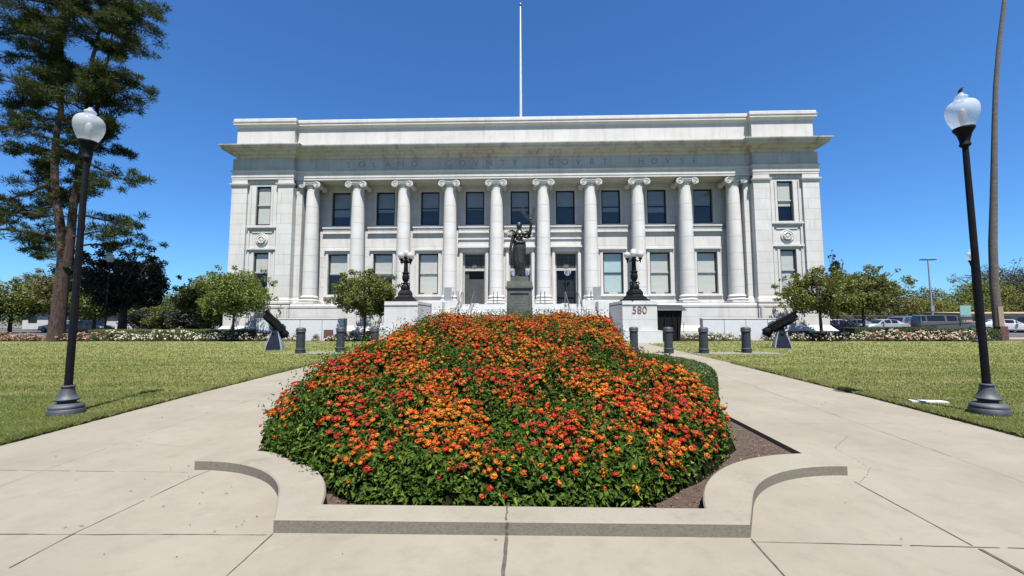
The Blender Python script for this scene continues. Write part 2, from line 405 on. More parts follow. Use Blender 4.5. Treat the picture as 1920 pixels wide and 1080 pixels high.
tint = wt.nodes.new('ShaderNodeMix'); tint.data_type = 'RGBA'; tint.blend_type = 'MULTIPLY'; tint.inputs[0].default_value = 1; tint.inputs[7].default_value = (.455, .868, 1.33, 1)
wt.links.new(sk.outputs[0], tint.inputs[6]); wt.links.new(tint.outputs[2], bg.inputs[0])
SC.view_settings.view_transform = 'Standard'; SC.view_settings.look = 'None'; SC.view_settings.exposure = 1.32; SC.view_settings.gamma = 1
SC.cycles.max_bounces = 6; SC.cycles.transparent_max_bounces = 12

# ------------------------------------------------------------------ ground
def sheet(name, outer, z, mat, holes=(), skirt=0):
    loops = [[Vector((x, y, 0)) for x, y in outer]]+[[Vector((x, y, 0)) for x, y in h] for h in holes]
    tri = tessellate_polygon(loops); pts = [p for l in loops for p in l]
    b = MB(); vs = [(p.x, p.y, z) for p in pts]; fs = []
    for t in tri:
        a0, b0, c0 = [pts[i] for i in t]
        fs.append(t if (b0-a0).cross(c0-a0).z > 0 else (t[0], t[2], t[1]))
    b.add(vs, fs)
    if skirt:
        for h in (list(holes)+[outer]):
            for i in range(len(h)):
                p, q = h[i], h[(i+1) % len(h)]; b.add([(*p, z), (*q, z), (*q, z-skirt), (*p, z-skirt)], [(0, 1, 2, 3)])
    return b.build(name, mat, kind='structure')
sheet('ground', [(-1500, -300), (1500, -300), (1500, 2500), (-1500, 2500)], -.10, pm('far_ground', (.20, .19, .15), (.15, .15, .10), .05, .95))
sheet('parking_lot', [(-160, 36), (160, 36), (160, 75), (-160, 75)], -.06, M['asphalt'])
def arc(cx, cy, r, a0, a1, n=14): return [(cx+r*math.cos(math.radians(a0+(a1-a0)*i/n)), cy+r*math.sin(math.radians(a0+(a1-a0)*i/n))) for i in range(n+1)]
# kerb round the planter: straight front, then a concave quarter bay on either side
CL, CR = (-3.24, 2.66), (3.05, 2.66); RO, RI = 1.43, 1.78
aL = arc(*CL, RI, 90, 16.5, 16); aR = arc(*CR, RI, 163.5, 90, 16)
bed_front = aL+aR
side_r = [(2.86+.24, 4.62), (3.17, 6.7), (3.30, 7.05), (3.72, 7.9), (4.05, 9.0), (4.15, 10.2), (4.0, 11.4), (3.5, 12.6), (2.6, 13.4)]
side_l = [(-2.6, 13.4), (-3.6, 12.6), (-4.1, 11.4), (-4.25, 10.2), (-4.1, 9.0), (-3.8, 7.9), (-3.3, 7.0), (-3.2, 6.6), (-3.05, 4.62)]
bed = [(p[0], p[1]) for p in bed_front]+side_r+side_l
plaza = [(-5.9, -8), (6.0, -8), (6.15, 3), (6.25, 5.37), (6.73, 8.6), (7.0, 13), (7.29, 20.2), (7.6, 26.9), (30, 26.9), (48, 26.9), (48, 27.15), (9, 27.15), (9, 33), (-9, 33), (-9, 27.15), (-60, 27.15), (-60, 26.9), (-8.0, 26.9), (-7.6, 20), (-7.04, 14), (-6.55, 7.2), (-6.27, 4.8), (-6.0, 3)]
sheet('path', plaza, 0, M['concrete'], [bed], .09)
sheet('bed_soil', [(p[0]*1.004, p[1]+.001) for p in bed], -.055, M['soil'])
sheet('lawn', [(-5.9, -8), (-6.0, 3), (-6.27, 4.8), (-6.55, 7.2), (-7.04, 14), (-7.6, 20), (-8.0, 26.9), (-60, 26.9), (-60, -8)], .012, M['lawn'], skirt=.03)
sheet('lawn', [(6.0, -8), (60, -8), (60, 26.9), (7.6, 26.9), (7.29, 20.2), (7.0, 13), (6.73, 8.6), (6.25, 5.37), (6.15, 3)], .012, M['lawn'], skirt=.03)
sheet('gravel_strip', [(-10.3, 17.2), (-7.5, 17.3), (-7.6, 18.9), (-10.0, 18.6)], .018, M['gravel'])
sheet('gravel_strip', [(7.28, 17.0), (11.2, 17.6), (11.0, 18.7), (7.35, 18.5)], .018, M['gravel'])
sheet('planting_soil', [(-60, 27.16), (-9.02, 27.16), (-9.02, 30.9), (-23.5, 30.9), (-23.5, 36), (-60, 36)], -.005, M['soil'])
sheet('planting_soil', [(9.02, 27.16), (60, 27.16), (60, 36), (24, 36), (24, 30.9), (9.02, 30.9)], -.005, M['soil'])
sheet('ramp_path', [(24.5, 29.2), (60, 31), (60, 33.5), (24.5, 32.2)], .004, M['concrete'])
sheet('side_path', [(-60, 28.9), (-31, 28.9), (-31, 34), (-60, 35)], .004, M['concrete'])

def kerb():
    out = arc(*CL, RO, 92, 32, 20)+[(-1.765, 2.93), (1.555, 2.945)]+arc(*CR, RO, 148, 88, 20)
    inn = arc(*CR, RI, 88, 163.5, 16)+arc(*CL, RI, 16.5, 92, 16)
    poly = out+inn; h = .098
    b = MB(); bev = .012; n = len(poly)
    tri = tessellate_polygon([[Vector((x, y, 0)) for x, y in poly]])
    # inset ring for a rounded arris
    ins = []
    for i in range(n):
        p0, p1, p2 = Vector(poly[i-1]), Vector(poly[i]), Vector(poly[(i+1) % n])
        d1, d2 = (p1-p0).normalized(), (p2-p1).normalized(); n1, n2 = Vector((-d1.y, d1.x)), Vector((-d2.y, d2.x))
        m = (n1+n2); m = m/max(.4, 1+n1.dot(n2)); ins.append(p1-m*bev)
    A = sum(poly[i][0]*poly[(i+1) % n][1]-poly[(i+1) % n][0]*poly[i][1] for i in range(n))
    if A > 0: ins = [Vector(poly[i])*2-ins[i] for i in range(n)]
    vs = [(x, y, -.09) for x, y in poly]+[(x, y, h-bev) for x, y in poly]+[(poly[i][0]*.3+ins[i].x*.7, poly[i][1]*.3+ins[i].y*.7, h-bev*.3) for i in range(n)]+[(p.x, p.y, h) for p in ins]
    fs = [(r*n+i, r*n+(i+1) % n, (r+1)*n+(i+1) % n, (r+1)*n+i) for r in range(3) for i in range(n)]
    b.add(vs, fs); b.add([(p.x, p.y, h) for p in ins], [tuple(t) for t in tri])
    o = b.build('planter_kerb', M['kerb'])
    tag(o, 'low pale concrete kerb with curved bays around the front of the flower bed', 'kerb')
    me = o.data; bm = bmesh.new(); bm.from_mesh(me); bmesh.ops.recalc_face_normals(bm, faces=bm.faces); bm.to_mesh(me); bm.free()
kerb()
# joints and cracks in the concrete
JM = pm('joint_dirt', (.13, .105, .08), (.07, .058, .045), 20, .95)
def joints(name, lines, z=.004):
    b = MB(); rr = random.Random(3)
    for pts, wd, gap, wob in lines:
        P = [Vector(p) for p in pts]; q = []
        for i in range(len(P)-1):
            L = (P[i+1]-P[i]).length; k = max(2, int(L/.05))
            q += [P[i].lerp(P[i+1], j/k) for j in range(k)]
        q.append(P[-1]); ww = wd; dx = 0
        prev = None
        for i in range(len(q)):
            ww = min(wd*1.5, max(wd*.45, ww+rr.gauss(0, wd*.22))); dx = max(-wob, min(wob, dx+rr.gauss(0, wob*.3)))
            t = (q[min(i+1, len(q)-1)]-q[max(0, i-1)]).normalized(); nrm = Vector((-t.y, t.x))
            c = q[i]+nrm*dx; l, r_ = c+nrm*ww/2, c-nrm*ww/2
            if prev and rr.random() > gap:
                b.add([(prev[0].x, prev[0].y, z), (prev[1].x, prev[1].y, z), (r_.x, r_.y, z), (l.x, l.y, z)], [(0, 1, 2, 3)])
            prev = (l, r_)
    return b.build(name, JM, kind='structure')
joints('path_joint', [
    ([(-3.11, -.6), (-3.11, 2.44), (-3.16, 2.89)], .011, .02, .002), ([(-3.16, 2.89), (-3.15, 3.93), (-3.10, 4.2)], .006, .05, .002),
    ([(-4.6, 1), (-4.73, 3.66), (-4.96, 5.37), (-5.15, 9), (-5.3, 14)], .0045, .06, .001),
    ([(-5.9, 2.83), (-3.66, 2.86), (-1.79, 2.90)], .007, .02, .005), ([(-6.1, 4.0), (-5.2, 4.04), (-3.3, 4.02)], .004, .03, .003),
    ([(-1.76, 2.92), (-1.74, 2.45), (-1.72, .5)], .008, .02, .002), ([(1.55, 2.93), (1.52, 2.53), (1.50, .5)], .007, .05, .004),
    ([(-.125, 2.92), (-.12, 2.49), (-.135, 1.0)], .017, .0, .008),
    ([(1.53, 2.89), (2.96, 2.86), (5.9, 2.8)], .0045, .03, .003), ([(3.04, 3.94), (2.96, 2.88)], .006, .0, .001), ([(2.965, 2.84), (2.94, 2.59), (2.92, .5)], .020, .04, .003),
    ([(4.2, 1), (4.57, 3.95), (4.94, 7.51), (5.3, 12)], .0045, .02, .001), ([(3.4, 6.0), (6.4, 6.1)], .003, .1, .003),
    ([(3.05, 3.9), (3.5, 4.3), (3.6, 4.9), (4.1, 5.4)], .003, .15, .02), ([(-4.8, 5.0), (-4.1, 4.8), (-3.6, 4.9)], .003, .15, .02), ([(4.6, 3.9), (5.3, 4.4), (5.9, 4.5)], .003, .2, .02),
    ([(-6.2, 7.5), (-3.4, 7.4)], .004, .3, .003), ([(4.0, 15), (7, 15)], .006, .1, .002), ([(-7, 15), (-4, 15)], .006, .1, .002)])
def kerbcracks():
    b = MB(); rr = random.Random(5)
    def vstrip(x, y0, y1, ztop, wd):
        pr = None; dx = 0
        for i in range(9):
            y = y0+(y1-y0)*i/8; dx = max(-.008, min(.008, dx+rr.gauss(0, .004))); ww = wd*rr.uniform(.5, 1.3)
            cur = ((x+dx-ww/2, y, ztop), (x+dx+ww/2, y, ztop))
            if pr: b.add([pr[0], pr[1], cur[1], cur[0]], [(0, 1, 2, 3)])
            pr = cur
    vstrip(-.118, 2.945, 3.16, .1005, .013)
    pr = None
    for i in range(7):
        z = .09*i/6; x = -.118+rr.gauss(0, .005); ww = .014*rr.uniform(.5, 1.5); cur = ((x-ww/2, 2.932, z), (x+ww/2, 2.932, z))
        if pr: b.add([pr[0], pr[1], cur[1], cur[0]], [(0, 1, 2, 3)])
        pr = cur
    b.build('kerb_crack', JM, kind='structure')
kerbcracks()
def debris():
    b = MB(); rr = random.Random(9)
    for _ in range(110):
        if rr.random() < .45: x, y = -2.4+rr.gauss(0, .8), 3.35+rr.gauss(0, .5)
        else: x, y = rr.uniform(-5.8, 5.8), rr.uniform(1.9, 12)
        if -1.85 < x < 1.65 and y > 2.88: continue
        if math.hypot(x-CL[0], y-CL[1]) > RO-.04 and x < -1.7 and x > -3.3 and y > 2.7: continue
        if math.hypot(x-CR[0], y-CR[1]) > RO-.04 and x > 1.6 and x < 3.2 and y > 2.7: continue
        if abs(x) < 4.4 and y > 4.4: continue
        l = rr.uniform(.004, .02); a_ = rr.uniform(0, PI); dx, dy = math.cos(a_)*l, math.sin(a_)*l*.7
        b.tube([(x-dx, y-dy, .006), (x, y, .011), (x+dx, y+dy, .006)], [.0012, .0025, .0012], 4)
    o = b.build('fallen_twigs', M['twig'], kind='stuff'); tag(o, 'scattered dry twigs and leaf crumbs lying on the pale concrete', 'debris')
debris()
def mulch_chips():
    rr = np.random.default_rng(4); n = 9000
    P = np.stack([rr.uniform(-2.9, 3.2, n), rr.uniform(3.2, 7.2, n), np.full(n, -.045)], 1)
    keep = (P[:, 0] > 1.2) | (P[:, 0] < -1.0) | (P[:, 1] < 3.7)
    keep &= (np.hypot(P[:, 0]-CL[0], P[:, 1]-CL[1]) > RI+.03) & (np.hypot(P[:, 0]-CR[0], P[:, 1]-CR[1]) > RI+.03)
    keep &= (P[:, 0] < 3.0+.05*(P[:, 1]-4.6)) & (P[:, 0] > -2.98) & ((P[:, 1] > 4.45) | (abs(P[:, 0]) < 2.84))
    P = P[keep]; P[:, 2] += rr.uniform(0, .02, len(P))
    V, F = leaves(P, np.array([0, 0, 1.]), .035, .010, rr, .35, .1)
    o = npmesh('mulch_chips', V, F, M['chip']); tag(o, 'loose brown bark mulch in the flower bed', 'mulch', kind='stuff')
mulch_chips()

# lawn blades
def grass(name, side, label):
    rr = np.random.default_rng(21 if side < 0 else 22); n = 210000
    u = rr.uniform(0, 1, n); y0, y1 = 4.0, 26.5
    Y = 1/(1/y0-u*(1/y0-1/y1)); edge = np.interp(Y, [0, 5, 8, 14, 20, 27], [6.02, 6.27, 6.6, 7.02, 7.3, 7.6])+(.0 if side > 0 else .03)
    X = edge+rr.uniform(0, 1, n)*(np.maximum(1.36*Y-edge, .6)+.4)
    ne = 26000; Y[:ne] = 1/(1/y0-rr.uniform(0, 1, ne)*(1/y0-1/14.)); edge = np.interp(Y, [0, 5, 8, 14, 20, 27], [6.02, 6.27, 6.6, 7.02, 7.3, 7.6])+(.0 if side > 0 else .03); X[:ne] = edge[:ne]+rr.uniform(-.035, .10, ne)
    cl = (np.sin(X*1.1+Y*7.3)+np.sin(Y*3.1+X*.4)+np.sin(X*5+Y*2))/3
    h = (.030+.022*rr.uniform(0, 1, n)+.010*cl)*(1+Y*.012); h[X < edge+.12] *= 1.35
    wd = .0035+.0012*Y
    an = rr.uniform(0, PI, n); lean = rr.normal(0, .022, (n, 2)); lean[:, 0] += .008; lean[X < edge+.10, 0] -= .02
    dx, dy = np.cos(an)*wd, np.sin(an)*wd*.4; z0 = np.full(n, .008); X = X*side
    V = np.stack([np.stack([X-dx, Y-dy, z0], 1), np.stack([X+dx, Y+dy, z0], 1), np.stack([X+lean[:, 0]*side, Y+lean[:, 1], z0+h], 1)], 1)
    # keep off gravel
    gx = (abs(X) > 7.3) & (abs(X) < 10.9) & (Y > 17.2) & (Y < 18.6) & (rr.uniform(0, 1, n) < .9)
    V = V[~gx]
    o = npmesh(name, V.reshape(-1, 3), np.arange(3*len(V)).reshape(-1, 3), M['blade']); tag(o, label, 'grass', kind='stuff')
grass('grass', -1, 'short mown yellow green grass left of the paths')
grass('grass', 1, 'short mown yellow green grass right of the paths')
# ------------------------------------------------------------------ courthouse
CX = -.22; YW = 31.0; YC = 31.35; YA = 31.93; YU = 33.0; YL = 32.66; XI = 18.0; XO = 22.95; YB = 50
ct = empty('courthouse', (CX, YW, 0), 'white stone neoclassical courthouse with ten ionic columns across its front', 'building')
def wall(b, x0, x1, z0, z1, y, ops, depth=.3):
    """front skin with real openings and reveals; ops = (x0,x1,z0,z1)"""
    xs = sorted({x0, x1, *[o[0] for o in ops], *[o[1] for o in ops]}); zs = sorted({z0, z1, *[o[2] for o in ops], *[o[3] for o in ops]})
    for i in range(len(xs)-1):
        for j in range(len(zs)-1):
            mx, mz = (xs[i]+xs[i+1])/2, (zs[j]+zs[j+1])/2
            if any(o[0] < mx < o[1] and o[2] < mz < o[3] for o in ops): continue
            b.add([(xs[i], y, zs[j]), (xs[i+1], y, zs[j]), (xs[i+1], y, zs[j+1]), (xs[i], y, zs[j+1])], [(0, 1, 2, 3)])
    for (a, c, d, f) in ops:
        for q in ([(a, y, d), (a, y, f), (a, y+depth, f), (a, y+depth, d)], [(c, y, f), (c, y, d), (c, y+depth, d), (c, y+depth, f)],
                  [(a, y, f), (c, y, f), (c, y+depth, f), (a, y+depth, f)], [(c, y, d), (a, y, d), (a, y+depth, d), (c, y+depth, d)]):
            b.add(q, [(0, 1, 2, 3)])
COLX = [CX+3.745*(k-4.5) for k in range(10)]; BAY = [(COLX[k]+COLX[k+1])/2 for k in range(9)]
WXS = [CX-20.42, CX+20.42]
up = [(x-.78, x+.78, 9.28, 12.12) for x in BAY]
low = [(BAY[k]-.81, BAY[k]+.81, 3.50, 6.85) for k in (0, 1, 2, 6, 7, 8)]
dors = [(BAY[k]-.92, BAY[k]+.92, 2.66, 6.92) for k in (3, 4, 5)]
b = MB(); wall(b, CX-17.55, CX+17.55, 8.72, 13.2, YU, up, .28); wall(b, CX-17.55, CX+17.55, 2.5, 8.72, YL, low+dors, .30)
b.add([(CX-17.55, YL, 8.72), (CX+17.55, YL, 8.72), (CX+17.55, YU, 8.72), (CX-17.55, YU, 8.72)], [(0, 1, 2, 3)])
# wings: piers, recessed panel with openings, returns
for sgn in (-1, 1):
    def X(d): return CX+sgn*d
    def xb(b, d0, d1, *r): b.box(min(X(d0), X(d1)), max(X(d0), X(d1)), *r)
    xb(b, 17.98, 19.22, YW, YU+.3, 2.5, 12.0); xb(b, 21.70, XO, YW, YU, 2.5, 12.0)
    xw = X(20.42)
    x0, x1 = sorted((X(19.2), X(21.72)))
    wall(b, x0, x1, 2.5, 13.0, YW+.17, [(xw-.60, xw+.60, 8.95, 12.1), (xw-.60, xw+.60, 3.5, 6.75)], .26)
    xb(b, 17.50, 17.97, YW+.50, YU+.3, 2.5, 12.4)                      # narrow return pilaster
    b.add([(X(XO-.003), YW, 2.5), (X(XO-.003), YB, 2.5), (X(XO-.003), YB, 13), (X(XO-.003), YW, 13)], [(0, 1, 2, 3) if sgn > 0 else (3, 2, 1, 0)])
b.add([(CX-XO, YB, 0), (CX+XO, YB, 0), (CX+XO, YB, 15), (CX-XO, YB, 15)], [(3, 2, 1, 0)])
b.build('wall', M['ashlar'], ct)
# pier mouldings: caps and trims
for sgn in (-1, 1):
    b = MB()
    for d0, d1 in ((17.98, 19.22), (21.70, XO)):
        x0, x1 = sorted((CX+sgn*d0, CX+sgn*d1))
        b.sweep([(x0, YW+.16), (x0, YW), (x1, YW), (x1, YW+.16)], [(12.0, .0), (12.0, .05), (12.10, .05), (12.12, .10), (12.22, .13), (12.28, .13), (12.28, .0), (12.66, .0)])
    x0, x1 = sorted((CX+sgn*17.50, CX+sgn*17.97)); b.box(x0-.04, x1+.04, YW+.45, YW+.8, 12.4, 12.66)
    # hood, frame and panel between the two windows
    xw = CX+sgn*20.42
    b.box(xw-1.22, xw+1.22, YW-.02, YW+.2, 8.72, 8.86); b.box(xw-1.12, xw+1.12, YW+.06, YW+.2, 8.60, 8.717)
    for (a, c, z0, z1) in ((-1.12, -1.0, 7.12, 8.597), (1.0, 1.12, 7.12, 8.597)): b.box(xw+a, xw+c, YW+.08, YW+.2, z0, z1)
    b.box(xw-1.2, xw+1.2, YW+.03, YW+.2, 6.98, 7.118); b.box(xw-.95, xw+.95, YW+.10, YW+.2, 6.86, 6.977)
    b.box(xw-.80, xw+.80, YW+.115, YW+.2, 8.33, 8.45)
    for (z0, z1) in ((8.87, 12.1), (3.42, 6.75)):
        for s2 in (-1, 1):
            u0, u1 = sorted((xw+s2*.605, xw+s2*.78)); b.box(u0, u1, YW+.12, YW+.2, z0, z1)
            u0, u1 = sorted((xw+s2*.99, xw+s2*1.10)); b.box(u0, u1, YW+.11, YW+.2, z0+.1 if z0 < 5 else z0, z1 if z0 > 5 else 6.8)
    b.box(xw-.70, xw+.70, YW+.04, YW+.2, 3.36, 3.49)
    b.build('wing_trim', M['trim'], ct)
for sgn in (-1, 1):
    xw = CX+sgn*20.42; b = MB(); T = Matrix.Rotation(PI/2, 3, 'X')
    b.lathe([(.50, 0), (.50, .05), (.44, .09), (.40, .06), (.36, .05), (.34, .10), (.16, .10), (.13, .15), (.05, .17), (.001, .17)], 28, (xw, YW+.17, 7.78), T)
    for k in range(12):
        an = 2*PI*k/12; b.lathe([(.001, -.02), (.07, 0), (.085, .05), (.05, .09), (.001, .10)], 8, (xw+.255*math.cos(an), YW+.09, 7.78+.255*math.sin(an)), T)
    b.build('rosette', M['trim'], ct, smooth=40)
# entablature
PE = [(CX-XO, YB), (CX-XO, YW), (CX-XI, YW), (CX-XI, YC), (CX+XI, YC), (CX+XI, YW), (CX+XO, YW), (CX+XO, YB)]
b = MB(); b.sweep(PE, [(12.62, -.02), (12.62, .02), (12.78, .02), (12.79, .05), (12.92, .05), (12.93, .01), (13.18, .01), (13.19, .05), (13.22, .09), (13.30, .12), (13.34, .12), (13.34, 0.0), (13.36, 0)])
b.build('architrave', M['trim'], ct)
b = MB(); b.sweep(PE, [(13.36, 0), (14.32, 0)]); b.build('frieze', M['frieze'], ct)
CS = .55
CORN = [(14.32, 0), (14.32, .06), (14.40, .07), (14.47, .13), (14.55, .15), (14.56, .24), (14.66, .27), (14.76, .36), (14.78, .72), (14.80, .78), (14.93, .78), (14.94, .82), (15.00, .85), (15.08, .93), (15.14, .94), (15.16, .94), (15.26, .2), (15.30, 0)]
b = MB(); b.sweep([(CX+(x-CX)*(1 if abs(x-CX) < 20 else (XO-.36)/XO), y) for x, y in PE], CORN); b.build('cornice', M['cornice'], ct)
PPa = [(CX-XO+.15, YB), (CX-XO+.15, YW+.12), (CX-XI-.1, YW+.12), (CX-XI-.1, YC+.12), (CX+XI+.1, YC+.12), (CX+XI+.1, YW+.12), (CX+XO-.15, YW+.12), (CX+XO-.15, YB)]
b = MB(); b.sweep(PPa, [(15.2, .10), (15.32, .10), (15.36, .03), (15.45, 0), (16.92, 0), (16.92, .03), (16.98, .05), (17.08, .14), (17.12, .17), (17.12, .22), (17.28, .22), (17.30, .26), (17.36, .27), (17.36, .20), (17.58, .20), (17.62, .17), (17.62, -.5), (17.0, -.5)])
b.build('parapet', M['trim'], ct)
b = MB(); b.box(CX-XO+.3, CX+XO-.3, YC+.5, YB, 16.9, 17.0); b.build('roof', M['roof'], ct)
b = MB(); b.box(CX-XI+.0, CX+XI-.0, YC+.02, YU+.1, 12.64, 12.72)
for x in COLX: b.box(x-.5, x+.5, YA+.2, YU, 12.55, 12.637)
b.build('soffit', M['trim'], ct)
# inscription
LET = {'SOLANO': [-13.96, -12.89, -11.88, -10.76, -9.72, -8.65], 'COVNTY': [-5.94, -4.79, -3.72, -2.66, -1.55, -.62], 'COVRT': [2.28, 3.35, 4.41, 5.5, 6.51], 'HOVSE': [9.35, 10.37, 11.43, 12.51, 13.5]}
def text_mesh(name, items, size, mat, y, parent, off=-.012, depth=.012):
    """items: (char, x, z) -> one mesh of raised letters on the plane y"""
    bm = bmesh.new()
    for ch, x, z in items:
        cu = bpy.data.curves.new('t', 'FONT'); cu.body = ch; cu.size = size; cu.extrude = depth; cu.align_x = 'CENTER'; cu.offset = off
        ob = bpy.data.objects.new('t', cu); COL.objects.link(ob); bpy.context.view_layer.update()
        me = bpy.data.meshes.new_from_object(ob.evaluated_get(bpy.context.evaluated_depsgraph_get()))
        T = Matrix.Translation((x, y, z)) @ Matrix.Rotation(PI/2, 4, 'X')
        me.transform(T); bm.from_mesh(me); bpy.data.objects.remove(ob); bpy.data.curves.remove(cu); bpy.data.meshes.remove(me)
    p = parent
    while p.parent: p = p.parent
    bmesh.ops.translate(bm, verts=bm.verts, vec=-ORIG[p.name])
    me = bpy.data.meshes.new(name); bm.to_mesh(me); bm.free(); me.materials.append(mat)
    o = bpy.data.objects.new(name, me); COL.objects.link(o); o.parent = parent; return o
for wd, xs in LET.items():
    for c, x in zip(wd, xs): text_mesh('carved_letter', [(c, x, 13.64)], .70, M['letter_dark'], YC-.008, ct, -.014)
for x in (-16.87, 16.43):
    b = MB(); b.lathe([(.32, 0), (.32, .03), (.26, .035), (.255, .004), (.001, .004)], 32, (x, YC-.002, 13.88), Matrix.Rotation(PI/2, 3, 'X')); b.build('medallion', M['frieze'], ct, smooth=30)
# columns (first one built, the others copied with their parts)
def column(x):
    c = MB(); c.box(x-.69, x+.69, YA-.69, YA+.69, 2.72, 2.88)
    prof = [(.60, 2.88), (.68, 2.90), (.71, 2.97), (.68, 3.04), (.62, 3.06), (.60, 3.10), (.60, 3.14), (.635, 3.17), (.655, 3.22), (.635, 3.28), (.60, 3.30), (.58, 3.32), (.565, 3.38)]
    base = MB(); base.v = c.v; base.f = c.f; base.mi = c.mi; base.lathe(prof, 40, (x, YA, 0))
    root = base.build('column', M['trim'], ct, smooth=35)
    s = MB(); pr = []
    for i in range(25):
        t = i/24; z = 3.36+(12.02-3.36)*t; r = .56-.095*max(0, (t-.15)/.85)**1.5; pr.append((r, z))
    pr += [(.465, 12.02), (.50, 12.04), (.50, 12.08), (.465, 12.10)]
    s.lathe(pr, 48, (x, YA, 0)); s.build('shaft', M['drum'], root, smooth=50)
    k = MB(); k.lathe([(.46, 12.08), (.50, 12.13), (.58, 12.20), (.62, 12.26), (.60, 12.30)], 40, (x, YA, 0), flute=.08, fz=(12.12, 12.27))
    k.box(x-.56, x+.56, YA-.47, YA+.55, 12.31, 12.42); k.tube([(x-.6, YA-.53, 12.45), (x, YA-.53, 12.415), (x+.6, YA-.53, 12.45)], .028, 6); k.box(x-.60, x+.60, YA-.50, YA+.58, 12.47, 12.618)
    for sg in (-1, 1):
        T = Matrix.Rotation(PI/2, 3, 'X'); cx = x+sg*.60
        # bolster along y with a waist; scroll faces in relief
        q = [(.27, -.62), (.27, -.56), (.20, -.42), (.16, -.15), (.20, 0), (.16, .15), (.20, .42), (.27, .56), (.27, .62)]
        k.lathe(q, 28, (cx, YA, 12.24), T)
        for yy, dr in ((YA-.62, -1), (YA+.62, 1)):
            pts = []
            for i in range(44):
                t = i/43; an = PI/2+sg*(t*2.4*2*PI)*(1); r = .235*(1-t)**.8+.03; pts.append((cx-sg*0+r*math.cos(an), yy+dr*.012, 12.24+r*math.sin(an)))
            k.tube(pts, [.026*(1-.5*i/43) for i in range(44)], 5)
            k.lathe([(.05, 0), (.05, .03), (.02, .05), (.001, .05)], 10, (cx, yy, 12.24), T if dr < 0 else Matrix.Rotation(-PI/2, 3, 'X'))
    for i in range(7):
        a_ = (i-3)*.13; k.lathe([(.001, -.06), (.045, -.03), (.055, .02), (.001, .06)], 8, (x+a_, YA-.52, 12.27))
    k.build('capital', M['trim'], root, smooth=40)
    return root
col0 = column(COLX[0])
for x in COLX[1:]:
    c = col0.copy(); COL.objects.link(c); c.parent = ct; c.location = (x-COLX[0], 0, 0)
    for ch in col0.children: d = ch.copy(); COL.objects.link(d); d.parent = c
# windows
def window(xc, w, z0, z1, y, bl=(.45,), mat='blind', light=False, ac=False, gap=.22):
    b = MB(); t = .105; x0, x1 = xc-w/2+.002, xc+w/2-.002; zm = (z0+z1)/2+(.02 if not light else .05)
    b.box(x0, x0+t, y, y+.10, z0+.002, z1-.002); b.box(x1-t, x1, y, y+.10, z0+.002, z1-.002); b.box(x0+t, x1-t, y, y+.10, z1-t, z1-.002); b.box(x0+t, x1-t, y, y+.10, z0+.002, z0+t)
    if not light: b.box(x0+t, x1-t, y+.02, y+.08, zm-.035, zm+.035)
    fr = b.build('window', M['frame'], ct)
    if light:
        r = MB(); r.box(x0+t, x1-t, y+.0, y+.08, zm-.05, zm+.05); r.build('sash_rail', M['rail_light'], fr)
    g = MB(); yy = y+.06
    for a_, c_ in ((z0+t, zm-.03), (zm+.03, z1-t)): g.add([(x0+t, yy, a_), (x1-t, yy, a_), (x1-t, yy, c_), (x0+t, yy, c_)], [(0, 1, 2, 3)]); yy -= .02
    g.build('pane', M['glass'], fr)
    hb = (z1-z0)*bl[0]; q = MB(); q.box(x0+t, x1-t, y+.09, y+.10, z1-hb, z1-t); q.build('blind', M[mat], fr)
    if ac: q = MB(); q.box(xc-.35, xc+.35, y-.02, y+.12, z0+.02, z0+.15); q.build('sill_vent', M['rail_light'], fr)
    return fr
UB = [.72, .60, .56, .53, .58, .50, .63, .66, .50]
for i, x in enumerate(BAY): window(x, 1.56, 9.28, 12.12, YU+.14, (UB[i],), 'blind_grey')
for j, k in enumerate((0, 1, 2, 6, 7, 8)):
    window(BAY[k], 1.62, 3.50, 6.85, YL+.15, ((.52, .55, .97, .97, .97, .97)[j],), 'blind_aqua' if k == 6 else 'blind', k != 6, k not in (0, 1))
for s_ in (0, 1):
    window(WXS[s_], 1.20, 8.95, 12.1, YW+.25, ((.97, .62)[s_],), 'blind', True); window(WXS[s_], 1.20, 3.5, 6.75, YW+.25, ((.48, .9)[s_],), 'blind', True)
for k, dz in ((6, .0), (4, .02), (5, -.02)):
    b = MB(); x = BAY[k]; b.box(x-.12+dz*4, x+.32+dz*4, YU+.30, YU+.31, 9.42, 9.78); b.build('pane_reflection', M['blind_aqua'], ct)  # pale slip behind the pane, a bright reflection put in as colour
# flat near-black sheets behind the glass, dark of unlit rooms in their colour
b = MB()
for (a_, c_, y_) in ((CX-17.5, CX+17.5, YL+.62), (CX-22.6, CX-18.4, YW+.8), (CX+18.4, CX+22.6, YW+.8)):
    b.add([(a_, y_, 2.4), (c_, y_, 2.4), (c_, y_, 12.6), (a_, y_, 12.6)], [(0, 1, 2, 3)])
b.build('interior', M['dark'], ct)
